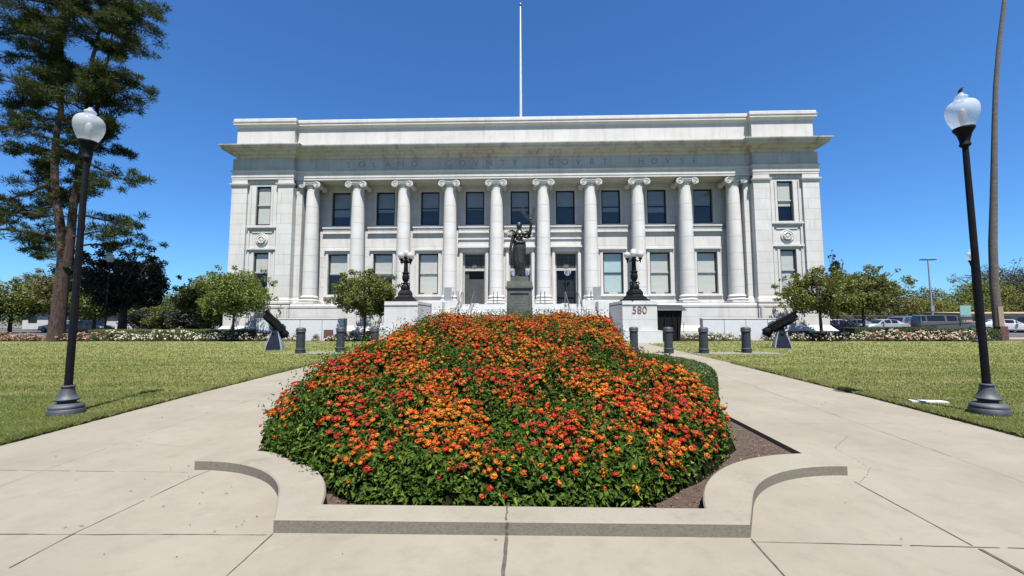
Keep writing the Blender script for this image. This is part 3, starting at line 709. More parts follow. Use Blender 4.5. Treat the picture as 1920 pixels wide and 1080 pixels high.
# trim of the recess: sill frieze, window hoods and jambs, door cases
b = MB()
for x in BAY:
    hw = 1.30
    b.box(x-hw, x+hw, YL-.20, YL, 8.93, 9.05); b.box(x-hw+.03, x+hw-.03, YL-.12, YL, 8.60, 8.927); b.box(x-hw, x+hw, YL-.17, YL, 8.50, 8.597)
    b.box(x-.98, x-.785, YU-.05, YU, 9.06, 12.3); b.box(x+.785, x+.98, YU-.05, YU, 9.06, 12.3); b.box(x-.783, x+.783, YU-.05, YU, 12.125, 12.3)
    # guilloche lozenges in relief
    for i in range(12):
        u = x-1.16+i*.211
        b.add([(u-.09, YL-.123, 8.77), (u, YL-.123, 8.66), (u+.09, YL-.123, 8.77), (u, YL-.123, 8.88), (u, YL-.165, 8.77)], [(0, 1, 4), (1, 2, 4), (2, 3, 4), (3, 0, 4)])
for k in (0, 1, 2, 6, 7, 8):
    x = BAY[k]; b.box(x-1.12, x+1.12, YL-.17, YL, 7.08, 7.20); b.box(x-1.02, x-.815, YL-.06, YL, 3.42, 7.077); b.box(x+.815, x+1.02, YL-.06, YL, 3.42, 7.077); b.box(x-.813, x+.813, YL-.06, YL, 6.86, 7.077); b.box(x-1.1, x+1.1, YL-.14, YL, 3.30, 3.417)
for k in (3, 4, 5):
    x = BAY[k]
    b.box(x-1.30, x+1.30, YL-.14, YL, 7.95, 8.07); b.box(x-1.27, x+1.27, YL-.05, YL, 7.42, 7.947)
    b.box(x-1.32, x+1.32, YL-.30, YL, 7.26, 7.40); b.box(x-1.22, x+1.22, YL-.18, YL, 7.16, 7.257)
    for s2 in (-1, 1):
        u0, u1 = sorted((x+s2*.925, x+s2*1.17)); b.box(u0, u1, YL-.10, YL, 2.62, 7.157)
        u0, u1 = sorted((x+s2*.99, x+s2*1.10)); b.box(u0, u1, YL-.13, YL-.102, 2.62, 7.06)
    b.box(x-.923, x+.923, YL-.10, YL, 6.93, 7.157)
# continuous base of the recess wall
b.box(CX-17.48, CX-1.35-4.2-.0, YL-.16, YL-.003, 2.55, 3.0); b.box(CX+1.35+4.2, CX+17.48, YL-.16, YL-.003, 2.55, 3.0)
b.build('window_trim', M['trim'], ct)
# doors
for j, k in enumerate((3, 4, 5)):
    x = BAY[k]; y = YL+.30
    f = MB(); f.box(x-.92, x-.80, y, y+.12, 2.66, 6.92); f.box(x+.80, x+.92, y, y+.12, 2.66, 6.92); f.box(x-.798, x+.798, y, y+.12, 5.42, 5.62); f.box(x-.798, x+.798, y, y+.12, 6.80, 6.92)
    d = f.build('door', M['rail_light'], ct)
    g = MB()
    for i in range(15): u = x-.74+i*.1057; g.box(u-.022, u+.022, y+.02, y+.07, 5.622, 6.798)
    g.lathe([(.20, 0), (.20, .03), (.13, .04), (.12, .02), (.001, .03)], 16, (x, y+.02, 5.78), Matrix.Rotation(PI/2, 3, 'X')); g.box(x-.798, x+.798, y+.02, y+.07, 6.5, 6.55)
    g.build('transom_grille', M['grille'], d)
    if j == 0:
        q = MB(); q.box(x-.79, x+.79, y+.12, y+.16, 2.66, 4.75); q.box(x-.79, x-.45, y+.12, y+.16, 4.752, 5.41); q.build('door_leaf', M['door_grey'], d)
    else:
        q = MB()
        q.box(x-.79, x-.70, y+.1, y+.15, 2.66, 5.41); q.box(x+.70, x+.79, y+.1, y+.15, 2.66, 5.41); q.box(x-.03, x+.03, y+.1, y+.15, 2.66, 5.41); q.box(x-.698, x-.032, y+.1, y+.15, 3.6, 3.68); q.box(x+.032, x+.698, y+.1, y+.15, 3.6, 3.68); q.build('door_leaf', M['frame'], d)
        g = MB(); g.add([(x-.7, y+.13, 2.7), (x+.7, y+.13, 2.7), (x+.7, y+.13, 5.4), (x-.7, y+.13, 5.4)], [(0, 1, 2, 3)]); g.build('pane', M['door_glass'], d)
    if j:
        q = MB()
        for cx in ((x-.5, x+.5) if j == 1 else (x+.1,)):
            for i in range(6): an0 = PI+PI*i/6+.05; an1 = PI+PI*(i+1)/6-.02; q.add([(cx, y-.06, 5.40), (cx+.30*math.cos(an0), y-.07, 5.4+.42*math.sin(an0)), (cx+.30*math.cos(an1), y-.05, 5.4+.42*math.sin(an1))], [(0, 1, 2)])
        q.build('bunting', M['bunt'], d)
# podium and flared base
b = MB(); PB = [(CX-XO, YB), (CX-XO, YW), (CX-XI, YW), (CX-XI, YW+.12), (CX-6.6, YW+.12)]
PRO = [(2.66, -.10), (2.66, .06), (2.56, .10), (2.40, .10), (2.36, .03), (2.30, .02), (2.30, .10), (.98, .10), (.98, .14), (.90, .18), (.62, .42), (.60, .46), (-.1, .46)][::-1]
PR2 = [(z, p) for z, p in PRO]+[(2.70, -.04), (2.70, -2.0)]
b.sweep(PB, PR2); b.sweep([(2*CX-x, y) for x, y in reversed(PB)], PR2)
b.sweep([(CX-XO, YB), (CX-XO, YW), (CX-XI, YW), (CX-XI, YW+.5), (CX-17.52, YW+.5), (CX-17.52, YL)], [(2.70, .12), (2.86, .12), (2.90, .09), (3.02, .09), (3.07, .04), (3.18, .0)])
b.sweep([(2*CX-x, y) for x, y in reversed([(CX-XO, YB), (CX-XO, YW), (CX-XI, YW), (CX-XI, YW+.5), (CX-17.52, YW+.5), (CX-17.52, YL)])], [(2.70, .12), (2.86, .12), (2.90, .09), (3.02, .09), (3.07, .04), (3.18, .0)])
b.box(CX-6.7, CX+6.7, YW+.10, YL+.3, 1.2, 2.64)
for x in COLX: b.box(x-.85, x+.85, YW+.30, YL, 2.60, 2.716)
b.build('podium', M['ashlar'], ct)
# stairs with cheek blocks
b = MB(); ns = 15
for i in range(ns):
    b.box(CX-6.25, CX+6.25, 25.55+i*.31, 31.05-.001*i, .17*i, .17*(i+1)+.02*(i == ns-1))
b.build('stairs', M['block'], ct)
for s2 in (-1, 1):
    b = MB()
    for (d0, d1, y0, y1, z) in ((4.55, 6.2, 29.6, 31.0, 2.86), (5.5, 6.24, 28.5, 29.6, 2.72), (3.2, 3.75, 31.15, 32.2, 2.70)):
        u0, u1 = sorted((CX+s2*d0, CX+s2*d1)); b.box(u0, u1, y0, y1-.003, 0.5, z)
    b.build('landing_block', M['block'], ct)
for s2 in (-1, 1):
    b = MB(); u0, u1 = sorted((CX+s2*6.30, CX+s2*8.40))
    b.box(u0, u1, 25.0, 31.0, .78, 2.60); b.box(u0-.0, u1+.0, 24.95, 31.02, 2.36, 2.42)
    u0, u1 = sorted((CX+s2*6.28, CX+s2*8.62)); b.box(u0, u1, 24.78, 31.0, -.05, .778)
    p = b.build('lamp_pedestal', M['block'], ct)
    if s2 > 0:
        o = text_mesh('house_number', [('580', CX+7.33, 1.83)], .62, M['bronze_letter'], 24.985, p, -.004, .02); tag(o, 'bronze numerals 580')
for xx in (CX-5.75, CX+5.5):
    b = MB(); b.box(xx-.02, xx+.56, 30.55, 30.6, 2.9, 3.9); b.tube([(xx+.27, 30.58, 2.6), (xx+.27, 30.58, 2.95)], .03, 8); b.build('notice_board', pm('notice_grey', (.30, .31, .32), (.26, .27, .28), 3, .5), ct)
for xx in (CX-3.85, CX+3.8):
    for dx in (-.45, .45):
        b = MB(); x = xx+dx
        for yy, zz in ((26.6, .75+.18), (28.2, 1.6+.1), (29.8, 2.45+.1)): b.tube([(x, yy, zz-.2), (x, yy, zz+.92)], .024, 8)
        b.tube([(x, 26.25, 1.55), (x, 26.6, 1.86), (x, 29.8, 3.48), (x, 30.5, 3.50), (x, 30.5, 2.6)], .026, 8); b.build('handrail', M['steel'], ct)
for xx in (CX-1.9, CX+1.75, CX-5.05, CX+5.3):
    b = MB()
    for dx in (-.16, .16): b.tube([(xx+dx, 31.2, 2.6), (xx+dx, 31.2, 3.6), (xx+dx, 31.5, 3.66), (xx+dx, 31.9, 3.66), (xx+dx, 31.9, 2.6)], .022, 8)
    b.build('handrail', M['steel'], ct)
for s2 in (-1, 1):   # downpipes in the corner
    b = MB(); b.tube([(CX+s2*18.12, YW-.12, 1.5), (CX+s2*18.12, YW-.12, 2.35)], .13, 10); b.build('downpipe', M['trim'], ct, smooth=40)

# ------------------------------------------------------------------ flagpole
fp = empty('flagpole', (-.13, 34, 17), 'tall white flagpole rising from the courthouse roof', 'flagpole')
b = MB(); b.lathe([(.22, 17.0), (.22, 17.3), (.13, 17.4), (.12, 20), (.055, 29.15), (.03, 29.25)], 14, (-.13, 34, 0)); b.build('pole', M['pole_white'], fp, smooth=40)
b = MB(); b.lathe([(.01, 29.2), (.09, 29.24), (.12, 29.34), (.09, 29.44), (.01, 29.48)], 12, (-.13, 34, 0)); b.build('finial', M['steel'], fp, smooth=60)

# ------------------------------------------------------------------ pedestal candelabra
def candelabra():
    r = empty('candelabra_lamp', (0, 0, 0), '', 'street lamp', 'lamps on the stair pedestals')
    b = MB(); b.box(-.66, .66, -.66, .66, 0, .10)
    b.hexa([(-.62, -.62, .1), (.62, -.62, .1), (.62, .62, .1), (-.62, .62, .1)], [(-.50, -.50, .20), (.50, -.50, .20), (.50, .50, .20), (-.50, .50, .20)])
    sq = [(.50, .20), (.50, .26), (.42, .32), (.36, .42), (.38, .50), (.34, .62), (.26, .72), (.25, .78)]
    for (r0, z0), (r1, z1) in zip(sq, sq[1:]): b.hexa([(-r0, -r0, z0), (r0, -r0, z0), (r0, r0, z0), (-r0, r0, z0)], [(-r1, -r1, z1), (r1, -r1, z1), (r1, r1, z1), (-r1, r1, z1)])
    b.lathe([(.24, .77), (.30, .82), (.30, .95), (.24, 1.05), (.15, 1.12), (.13, 1.18)], 20, flute=.08, fz=(.8, 1.04))
    for k in range(4):
        an = PI/4+k*PI/2; c_, s_ = math.cos(an), math.sin(an)
        b.tube([(c_*.36, s_*.36, .45), (c_*.44, s_*.44, .58), (c_*.36, s_*.36, .70), (c_*.28, s_*.28, .66)], [.05, .06, .05, .03], 7)
        b.tube([(c_*.14, s_*.14, 1.16), (c_*.26, s_*.26, 1.20), (c_*.30, s_*.30, 1.10), (c_*.22, s_*.22, 1.04)], [.04, .05, .04, .03], 7)
    b.build('base', M['iron'], r, smooth=40)
    b = MB(); b.lathe([(.13, 1.16), (.17, 1.22), (.12, 1.28), (.20, 1.40), (.225, 1.55), (.215, 1.72), (.17, 1.78), (.24, 1.84), (.24, 1.88), (.14, 1.94), (.15, 1.98), (.135, 2.2), (.12, 2.58), (.17, 2.62), (.17, 2.68), (.11, 2.72), (.11, 2.80), (.16, 2.86), (.14, 2.92)], 20, flute=.10, fz=(1.96, 2.57)); b.build('shaft', M['iron'], r, smooth=40)
    for k in range(4):
        an = PI/4+k*PI/2+.18; c_, s_ = math.cos(an), math.sin(an)
        b = MB(); b.tube([(c_*.08, s_*.08, 2.62), (c_*.2, s_*.2, 2.54), (c_*.34, s_*.34, 2.58), (c_*.40, s_*.40, 2.68), (c_*.40, s_*.40, 2.74)], [.04, .035, .035, .04, .04], 8)
        b.lathe([(.01, 2.44), (.04, 2.48), (.035, 2.56), (.07, 2.66), (.12, 2.70), (.14, 2.74), (.10, 2.76)], 12, (c_*.40, s_*.40, 0)); ar = b.build('lamp_arm', M['iron'], r, smooth=40)
        b = MB(); b.lathe([(.215*math.sin(PI*i/14)+.001, 2.955-.215*math.cos(PI*i/14)) for i in range(15)], 20, (c_*.40, s_*.40, 0)); b.build('globe', M['globe_w'], ar, smooth=180)
    b = MB(); b.lathe([(.225*math.sin(PI*i/14)+.001, 3.13-.225*math.cos(PI*i/14)) for i in range(15)], 20); b.build('globe', M['globe_w'], r, smooth=180)
    return r
cd = candelabra(); put(cd, CX-7.33, 25.8, 2.60, label='black iron candelabra lamp with white globes on the pedestal behind the bushy tree')
put(copy_tree(cd), CX+7.28, 25.8, 2.60, .35, label='black iron candelabra lamp with white globes on the pedestal numbered 580')

# ------------------------------------------------------------------ lawn lamp posts
def lamp_post():
    r = empty('street_lamp', (0, 0, 0), '', 'street lamp', 'single globe lamp posts on the lawns')
    b = MB(); b.lathe([(.205, -.02), (.215, .02), (.215, .10), (.20, .125), (.205, .14), (.20, .165), (.175, .185), (.115, .205), (.105, .22), (.115, .235), (.145, .25), (.15, .265), (.125, .285), (.10, .33), (.083, .39), (.075, .44), (.085, .45), (.085, .465), (.07, .475)], 32, flute=.035, fz=(.27, .44)); b.build('base', M['iron_grey'], r, smooth=40)
    b = MB(); b.lathe([(.050, .47), (.047, 1.5), (.042, 3.2), (.038, 4.18)], 16, flute=.05, fz=(.4, 5)); b.build('pole', M['iron'], r, smooth=30)
    b = MB(); b.lathe([(.05, 4.12), (.068, 4.14), (.068, 4.16), (.058, 4.18), (.062, 4.22), (.085, 4.32), (.118, 4.38), (.128, 4.395), (.128, 4.41), (.122, 4.425), (.10, 4.43)], 24); b.build('fitter', M['iron'], r, smooth=40)
    G = [(.105, 4.42), (.135, 4.47), (.168, 4.55), (.19, 4.63), (.196, 4.70), (.186, 4.77), (.155, 4.825), (.115, 4.855), (.085, 4.87), (.07, 4.875), (.062, 4.885), (.072, 4.90), (.08, 4.915), (.07, 4.935), (.045, 4.955), (.035, 4.965), (.03, 4.98), (.018, 4.995), (.002, 5.0)]
    b = MB(); b.lathe(G, 36); g = b.build('globe', M['globe'], r, smooth=60)
    b = MB(); b.lathe([(.03, 4.43), (.035, 4.50), (.042, 4.52), (.05, 4.62), (.045, 4.70), (.02, 4.74), (.001, 4.75)], 14); b.build('bulb', M['globe_w'], g, smooth=60)
    return r
lp = lamp_post(); put(lp, -7.14, 6.27, label='black lamp post with acorn globe on the near left lawn beside the conifer')
put(copy_tree(lp), 7.16, 6.56, 0, .3, 1.035, label='black lamp post with a bird on its globe, on the near right lawn')
put(copy_tree(lp), -31.35, 29.7, 0, .2, 1.32, label='distant lamp post in front of the dark spreading tree')
put(copy_tree(lp), 27.9, 25.8, 0, .2, 1.15, label='distant lamp post half hidden behind the near right lamp pole')
b = MB()
T = Matrix.Rotation(math.radians(50), 3, 'X')
b.lathe([(.002, -.10), (.022, -.075), (.04, -.03), (.043, .01), (.035, .05), (.02, .08), (.002, .09)], 12, (7.16, 6.56, 5.055), T)
b.lathe([(.002, -.028), (.02, -.015), (.026, 0), (.02, .018), (.002, .026)], 10, (7.19, 6.52, 5.125)); b.lathe([(.008, 0), (.004, .02), (.0005, .03)], 6, (7.215, 6.50, 5.125), Matrix.Rotation(PI/2, 3, 'Y'))
b.hexa([(7.145, 6.60, 5.0), (7.175, 6.60, 5.0), (7.175, 6.61, 5.01), (7.145, 6.61, 5.01)], [(7.12, 6.60, 5.03), (7.15, 6.57, 5.05), (7.15, 6.60, 5.06), (7.12, 6.62, 5.03)])
b.tube([(7.155, 6.55, 4.995), (7.155, 6.55, 5.03)], .004, 4); b.tube([(7.17, 6.55, 4.995), (7.17, 6.55, 5.03)], .004, 4)
b.v = [(7.16+(x_-7.16)*.52, 6.56+(y_-6.56)*.52, 5.0+(z_-5.0)*.60+.176) for x_, y_, z_ in b.v]
tag(b.build('bird', M['bird'], None, smooth=60, loc=(7.16, 6.56, 5.0)), 'small dark bird perched on top of the right lamp globe', 'bird')

# ------------------------------------------------------------------ bollards
def bollard():
    r = empty('bollard', (0, 0, 0), '', 'bollard', 'dark bollards across the lawn and path')
    b = MB(); b.lathe([(.205, -.02), (.205, .02), (.205, .17), (.215, .18), (.185, .215), (.18, .22), (.18, .93)], 28); b.build('post', M['bollard'], r, smooth=40)
    b = MB(); b.lathe([(.192, .93), (.21, .94), (.21, .965), (.20, .975), (.20, 1.06), (.195, 1.09), (.17, 1.115), (.10, 1.135), (.001, 1.14)], 28); b.build('cap', pm('bollard_cap', (.05, .055, .065), (.07, .075, .085), 8, .55), r, smooth=40)
    b = MB(); b.lathe([(.216, .172), (.222, .18), (.222, .19), (.20, .203)], 28); b.build('ring', M['iron_grey'], r, smooth=40)
    return r
bo = bollard()
BL = [(-9.77, 17.67, 'leftmost bollard, beside the left gun memorial'), (-8.39, 18.54, 'second bollard from the left, half hidden by the flower bed'), (-6.81, 18.55, 'bollard in front of the brown board, only its top above the flowers'),
      (5.01, 18.62, 'bollard rising right behind the orange flowers below the numbered pedestal'), (6.36, 18.05, 'bollard standing on the path in front of the black bin'), (7.76, 17.79, 'bollard on the lawn edge right of the curving path'), (9.72, 18.07, 'rightmost bollard, nearest the right gun memorial')]
for i, (x, y, l) in enumerate(BL): put(bo if i == 0 else copy_tree(bo), x, y, 0, label=l)

# ------------------------------------------------------------------ lantana mound
def mound_h(X, Y):
    H = np.interp(Y, [3.30, 3.42, 3.60, 4.2, 5.0, 5.8, 6.6, 7.5, 9.0, 10.2, 10.8], [0, .20, .33, .52, .80, 1.06, 1.30, 1.455, 1.46, 1.12, 0])
    eL = np.interp(Y, [3.3, 3.6, 4.2, 5.0, 6.0, 7.5, 10], [-1.15, -1.55, -2.52, -3.20, -3.04, -2.85, -2.5])
    eR = np.interp(Y, [3.3, 3.6, 4.2, 5.0, 6.0, 7.0, 8.0, 10], [.80, 1.15, 1.85, 2.50, 2.18, 1.95, 2.02, 1.8])
    wL = np.interp(Y, [3.3, 4.5, 7.5], [.35, .7, 1.5]); wR = np.interp(Y, [3.3, 4.5, 6.5, 7.4, 8.5], [.4, .8, 1.25, .75, .5])
    s = lambda t: np.clip(t, 0, 1)
    fl, fr = s((X-eL)/wL), s((eR-X)/wR)
    f = np.sqrt(np.clip(1-(1-fl)**2, 0, 1))*np.sqrt(np.clip(1-(1-fr)**2, 0, 1))
    f = np.where((fl <= 0) | (fr <= 0), 0, f)
    l = (np.sin(X*4.3+1.3*np.sin(Y*3.1))*np.cos(Y*4.7+.9*np.sin(X*2.7+1))*.085+np.sin(X*9.1+Y*2)*np.sin(Y*10.3-X*3)*.05+np.sin(X*1.9+.5)*np.sin(Y*2.3)*.04)
    return H*f+np.where(f > .02, l*np.clip(H*f*3, 0, 1), 0)
def mound():
    rr = np.random.default_rng(5)
    gx, gy = np.meshgrid(np.arange(-3.4, 3.2, .06), np.arange(3.2, 11, .06)); gz = mound_h(gx, gy)
    z = np.maximum(gz-.11, -.30)
    V = np.stack([gx, gy, z], -1).reshape(-1, 3); ny, nx = gx.shape
    idx = np.arange(nx*ny).reshape(ny, nx); F = np.stack([idx[:-1, :-1], idx[:-1, 1:], idx[1:, 1:], idx[1:, :-1]], -1).reshape(-1, 4)
    keep = gz.reshape(-1)[F].max(1) > .02; F = F[keep]
    root = empty('lantana_bed', (0, 6, 0), 'mounded lantana bushes covered in orange and red blossoms in the front planter', 'flower bush')
    def samp(n, ypow=1.0):
        X = rr.uniform(-3.3, 2.9, n); u = rr.uniform(0, 1, n); Y = 3.3+7.3*u**ypow; Z = mound_h(X, Y); k = Z > .03; return X[k], Y[k], Z[k]
    def nrm(X, Y):
        e_ = .05; hx = (mound_h(X+e_, Y)-mound_h(X-e_, Y))/(2*e_); hy = (mound_h(X, Y+e_)-mound_h(X, Y-e_))/(2*e_)
        return unit(np.stack([-np.clip(hx, -4, 4), -np.clip(hy, -4, 4), np.ones_like(hx)], -1))
    npmesh('shade_sheet', V-np.array([0, 6, 0]), F, pm('leaf_gap_shade', (.012, .018, .006), (.022, .022, .010), 10, 1, spec=.0), root, smooth=True)  # near-black sheet under the leaves, shade of the gaps in its colour
    # leaves: sample by area, denser on steep skirts
    X, Y, Z = samp(230000, 1.35); n_ = nrm(X, Y); steep = 1/np.maximum(n_[:, 2], .15)
    k = rr.uniform(0, 1, len(X)) < np.clip(steep/2.6, .30, 1); X, Y, Z, n_ = X[k], Y[k], Z[k], n_[k]
    dep = rr.uniform(0, 1, len(X))**1.5*.13; P = np.stack([X, Y, Z], -1)-n_*(dep-.03)[:, None]
    # steep sides: spread down
    P[:, 2] -= np.where(n_[:, 2] < .5, rr.uniform(0, .12, len(X)), 0); P[:, 2] = np.maximum(P[:, 2], .0)
    P += rr.normal(0, .015, P.shape)
    hole = np.sin(X*11+2*np.sin(Y*6))*np.sin(Y*13+2*np.sin(X*7))+rr.normal(0, .35, len(X)); kk = hole < .55; P, n_ = P[kk], n_[kk]
    Ls = np.interp(P[:, 1], [3.4, 4.2, 6.5], [.074, .062, .050]); Vv, Ff = leaves(P, n_*.6+np.array([0, 0, .6]), Ls, Ls*.5, rr, .6, .22)
    # shoots that stick out of the outline
    X, Y, Z = samp(3600, 1.2); n_ = nrm(X, Y); C = []
    for j in range(6):
        C.append(np.stack([X, Y, Z], -1)+n_*(.02+.022*j)+np.array([0, 0, .012*j])+rr.normal(0, .014, (len(X), 3)))
    C = np.concatenate(C); V2, F2 = leaves(C, np.tile(n_, (6, 1)), .046, .020, rr, 1.0, .2)
    Vv = np.concatenate([Vv, V2]); Ff = np.concatenate([Ff, F2+len(Ff)*4])
    # front skirt, foliage hanging over the soil edge
    n = 26000; t = rr.uniform(0, 1, n); X = np.interp(t, [0, .12, .25, .8, 1], [-2.9, -2.25, -1.2, .90, 2.25]); Y = np.interp(t, [0, .12, .25, .8, 1], [4.75, 4.2, 3.55, 3.52, 4.85])
    hh = rr.uniform(0, 1, n); X += rr.normal(0, .05, n); Y += rr.normal(0, .05, n)+(hh)*.10; Zz = .03+hh*.30
    gap = np.sin(X*6.1)+np.sin(X*13.7+1)+rr.normal(0, .6, n); kk = (hh > .30) | (gap > .9); X, Y, Zz = X[kk], Y[kk], Zz[kk]
    V3, F3 = leaves(np.stack([X, Y, Zz], -1), np.array([0, -.6, .7]), .074, .036, rr, .7, .25)
    Vv = np.concatenate([Vv, V3]); Ff = np.concatenate([Ff, F3+len(Ff)*4])
    fo = npmesh('foliage', Vv-np.array([0, 6, 0]), Ff, M['lantana'], root); fo['kind'] = 'stuff'
    # blossoms
    def blossom(kind, seed, n=15):
        q = np.random.default_rng(seed); V = []; F = []; mi = []; inner, outer = kind
        # dome core
        for i in range(n):
            th = math.acos(1-q.uniform(0, .82)); ph = i*2.4+q.uniform(-.3, .3)
            d = np.array([math.sin(th)*math.cos(ph), math.sin(th)*math.sin(ph), math.cos(th)*.75]); c = d*.026
            t = np.cross(d, [0, 0, 1.0001]); t = t/(np.linalg.norm(t)+1e-6); b_ = np.cross(d, t); b0 = len(V); rad = .0105
            V.append(c+d*.004)
            for s_ in range(5): an = 2*PI*s_/5; V.append(c+(t*math.cos(an)+b_*math.sin(an))*rad-d*.002)
            for s_ in range(5): F.append((b0, b0+1+s_, b0+1+(s_+1) % 5)); mi.append(inner if th < .85 else outer)
        b0 = len(V); V.append(np.array([0, 0, .012]))
        for s_ in range(7): an = 2*PI*s_/7; V.append(np.array([.025*math.cos(an), .025*math.sin(an), -.002]))
        for s_ in range(7): F.append((b0, b0+1+s_, b0+1+(s_+1) % 7)); mi.append(outer)
        return np.array(V), np.array(F), np.array(mi)
    kinds = [(0, 1), (1, 1), (1, 2), (2, 2), (2, 3), (3, 3), (4, 3)]; mats = [M['pet_'+c] for c in ('y', 'o', 'ro', 'r', 'p')]
    protos = [blossom(k, i) for i, k in enumerate(kinds)]
    X, Y, Z = samp(47000, 1.15); n_ = nrm(X, Y)
    dens = np.sin(X*2.9+1.0)*np.sin(Y*2.4+.7)+np.sin(X*6.3+Y*3.1)*.8+rr.normal(0, .75, len(X))
    front = np.where(X > .2, np.clip((Z-.08)/.2, .1, 1)*np.clip((Y-3.3)/.4, .25, 1), np.clip((Z-.15-.10*np.clip(-X-.9, 0, 1.5))/.14, .07, 1)*np.clip((Y-3.25)/.35, .35, 1))
    k = (dens > -.10-.30*np.clip((Y-4.5)/3, 0, 1)) & (rr.uniform(0, 1, len(X)) < front*np.clip(.42/np.maximum(n_[:, 2], .2), .42, .95))
    X, Y, Z, n_ = X[k], Y[k], Z[k], n_[k]
    hue = np.sin(X*3.7+Y*1.9)*.5+np.sin(Y*5.3-X*2.2)*.5+rr.normal(0, .95, len(X))
    kd = np.digitize(hue, [-1.25, -.65, -.15, .35, .95, 1.95])
    order = np.argsort(Y+abs(X)*.1); X, Y, Z, n_, kd = X[order], Y[order], Z[order], n_[order], kd[order]
    rest_V, rest_F, rest_m = [], [], []; nb = 0; bm_ = {}
    for i in range(len(X)):
        Vp, Fp, mp = protos[kd[i]]
        s_ = rr.uniform(.62, 1.18)*(1.1 if Y[i] < 5 else 1); nn = unit(n_[i]*.75+np.array([0, -.1, .7])+rr.normal(0, .25, 3)); ax = Vector((0, 0, 1)).rotation_difference(Vector(nn)).to_matrix(); rz = Matrix.Rotation(rr.uniform(0, 6.28), 3, 'Z')
        c = np.array([X[i], Y[i], Z[i]])+n_[i]*rr.uniform(-.01, .075)
        if i < 100:
            if kd[i] not in bm_:
                o = npmesh('blossom', Vp, Fp, mats, root, mi=mp); bm_[kd[i]] = o.data
            else:
                o = bpy.data.objects.new('blossom', bm_[kd[i]]); COL.objects.link(o); o.parent = root
            o.location = (c[0], c[1]-6, c[2]); o.rotation_euler = (ax @ rz).to_euler(); o.scale = (s_, s_, s_)
            continue
        Rm = np.array(ax @ rz)*s_; rest_V.append(Vp@Rm.T+c-np.array([0, 6, 0])); rest_F.append(Fp+nb); rest_m.append(mp); nb += len(Vp)
    o = npmesh('blossoms', np.concatenate(rest_V), np.concatenate(rest_F), mats, root, mi=np.concatenate(rest_m)); o['kind'] = 'stuff'
    print('blossoms', len(X), 'leaves', len(Ff))
mound()

# ------------------------------------------------------------------ clipped hedges
def hedge_box(name, P, h, w0, mat, label, leaf=.035, dens=2600, seed=1, core=(.02, .035, .012), cat='hedge', group=None, round_=.12):
    """hedge along the polyline P, width w0, height h : dark core and a skin of small leaves"""
    rr = np.random.default_rng(seed); r = empty(name, (P[0][0], P[0][1], 0), label, cat, group); o0 = np.array([P[0][0], P[0][1], 0])
    P = [np.array(p, float) for p in P]; b = MB(); L = sum(np.linalg.norm(P[i+1]-P[i]) for i in range(len(P)-1))
    C = []; Nn = []
    for i in range(len(P)-1):
        d = P[i+1]-P[i]; l = np.linalg.norm(d); d = d/l; s = np.array([-d[1], d[0]])
        q = lambda p, o, z: (p[0]+s[0]*o, p[1]+s[1]*o, z)
        a = w0/2-.05; b.hexa([q(P[i], -a, 0), q(P[i+1], -a, 0), q(P[i+1], a, 0), q(P[i], a, 0)], [q(P[i], -a*.9, h-.06), q(P[i+1], -a*.9, h-.06), q(P[i+1], a*.9, h-.06), q(P[i], a*.9, h-.06)])
        n = int(dens*l*(w0+2*h)*1.0); t = rr.uniform(0, l, n); u = rr.uniform(0, w0+2*h, n)
        o = np.where(u < h, -w0/2, np.where(u > h+w0, w0/2, u-h-w0/2)); z = np.where(u < h, u, np.where(u > h+w0, w0+2*h-u, h))
        nv = np.stack([np.where(u < h, -1., np.where(u > h+w0, 1., 0)), np.where((u >= h) & (u <= h+w0), 1., 0)], 1)
        # round the shoulders
        ex = np.clip(abs(o)-(w0/2-round_), 0, None); ez = np.clip(z-(h-round_), 0, None); rr_ = np.hypot(ex, ez); k = np.where(rr_ > round_, round_/np.maximum(rr_, 1e-6), 1)
        o = np.sign(o)*np.where(ex > 0, w0/2-round_+ex*k, abs(o)); z = np.where(ez > 0, h-round_+ez*k, z)
        lump = .012*np.sin(t*5+u*4)+rr.normal(0, .009, n)
        C.append(np.stack([P[i][0]+d[0]*t+s[0]*(o+nv[:, 0]*lump), P[i][1]+d[1]*t+s[1]*(o+nv[:, 0]*lump), z+nv[:, 1]*lump], 1)); Nn.append(np.stack([s[0]*nv[:, 0], s[1]*nv[:, 0], nv[:, 1]], 1))
    for e_, sg in ((P[0], -1), (P[-1], 1)):
        d = (P[1]-P[0] if sg < 0 else P[-1]-P[-2]); d = d/np.linalg.norm(d)*sg; s = np.array([-d[1], d[0]]); n = int(dens*w0*h); o = rr.uniform(-w0/2, w0/2, n); z = rr.uniform(0, h, n)
        C.append(np.stack([e_[0]+s[0]*o, e_[1]+s[1]*o, z], 1)); Nn.append(np.tile([d[0], d[1], 0], (n, 1)))
    b.build('core', pm(name+'_core', core, tuple(x*.6 for x in core), 9, .95), r)
    V, F = leaves(np.concatenate(C), np.concatenate(Nn), leaf, leaf*.6, rr, .5, .2); npmesh('foliage', V-o0, F, mat, r); return r
ring = [(.1+3.62*math.cos(math.radians(a_))*1.0, 9.6+3.5*math.sin(math.radians(a_))) for a_ in range(-56, 130, 9)]
hedge_box('clipped_hedge', ring, .55, .72, M['hedge'], 'low clipped dark green hedge curving along the right side of the lantana bed', .030, 4200, 3, round_=.2)
ringl = [(-.05-3.62*math.cos(math.radians(a_)), 9.6+3.5*math.sin(math.radians(a_))) for a_ in range(-40, 46, 9)]
hedge_box('clipped_hedge', ringl, .56, .62, M['hedge'], 'low clipped dark green hedge behind the left side of the lantana bed', .04, 900, 4)
hedge_box('clipped_hedge', [(-30.9, 28.6), (-18.8, 28.9)], .78, .9, M['hedge_y'], 'low yellow green clipped hedge behind the white roses at left', .07, 420, 5, (.05, .06, .02))
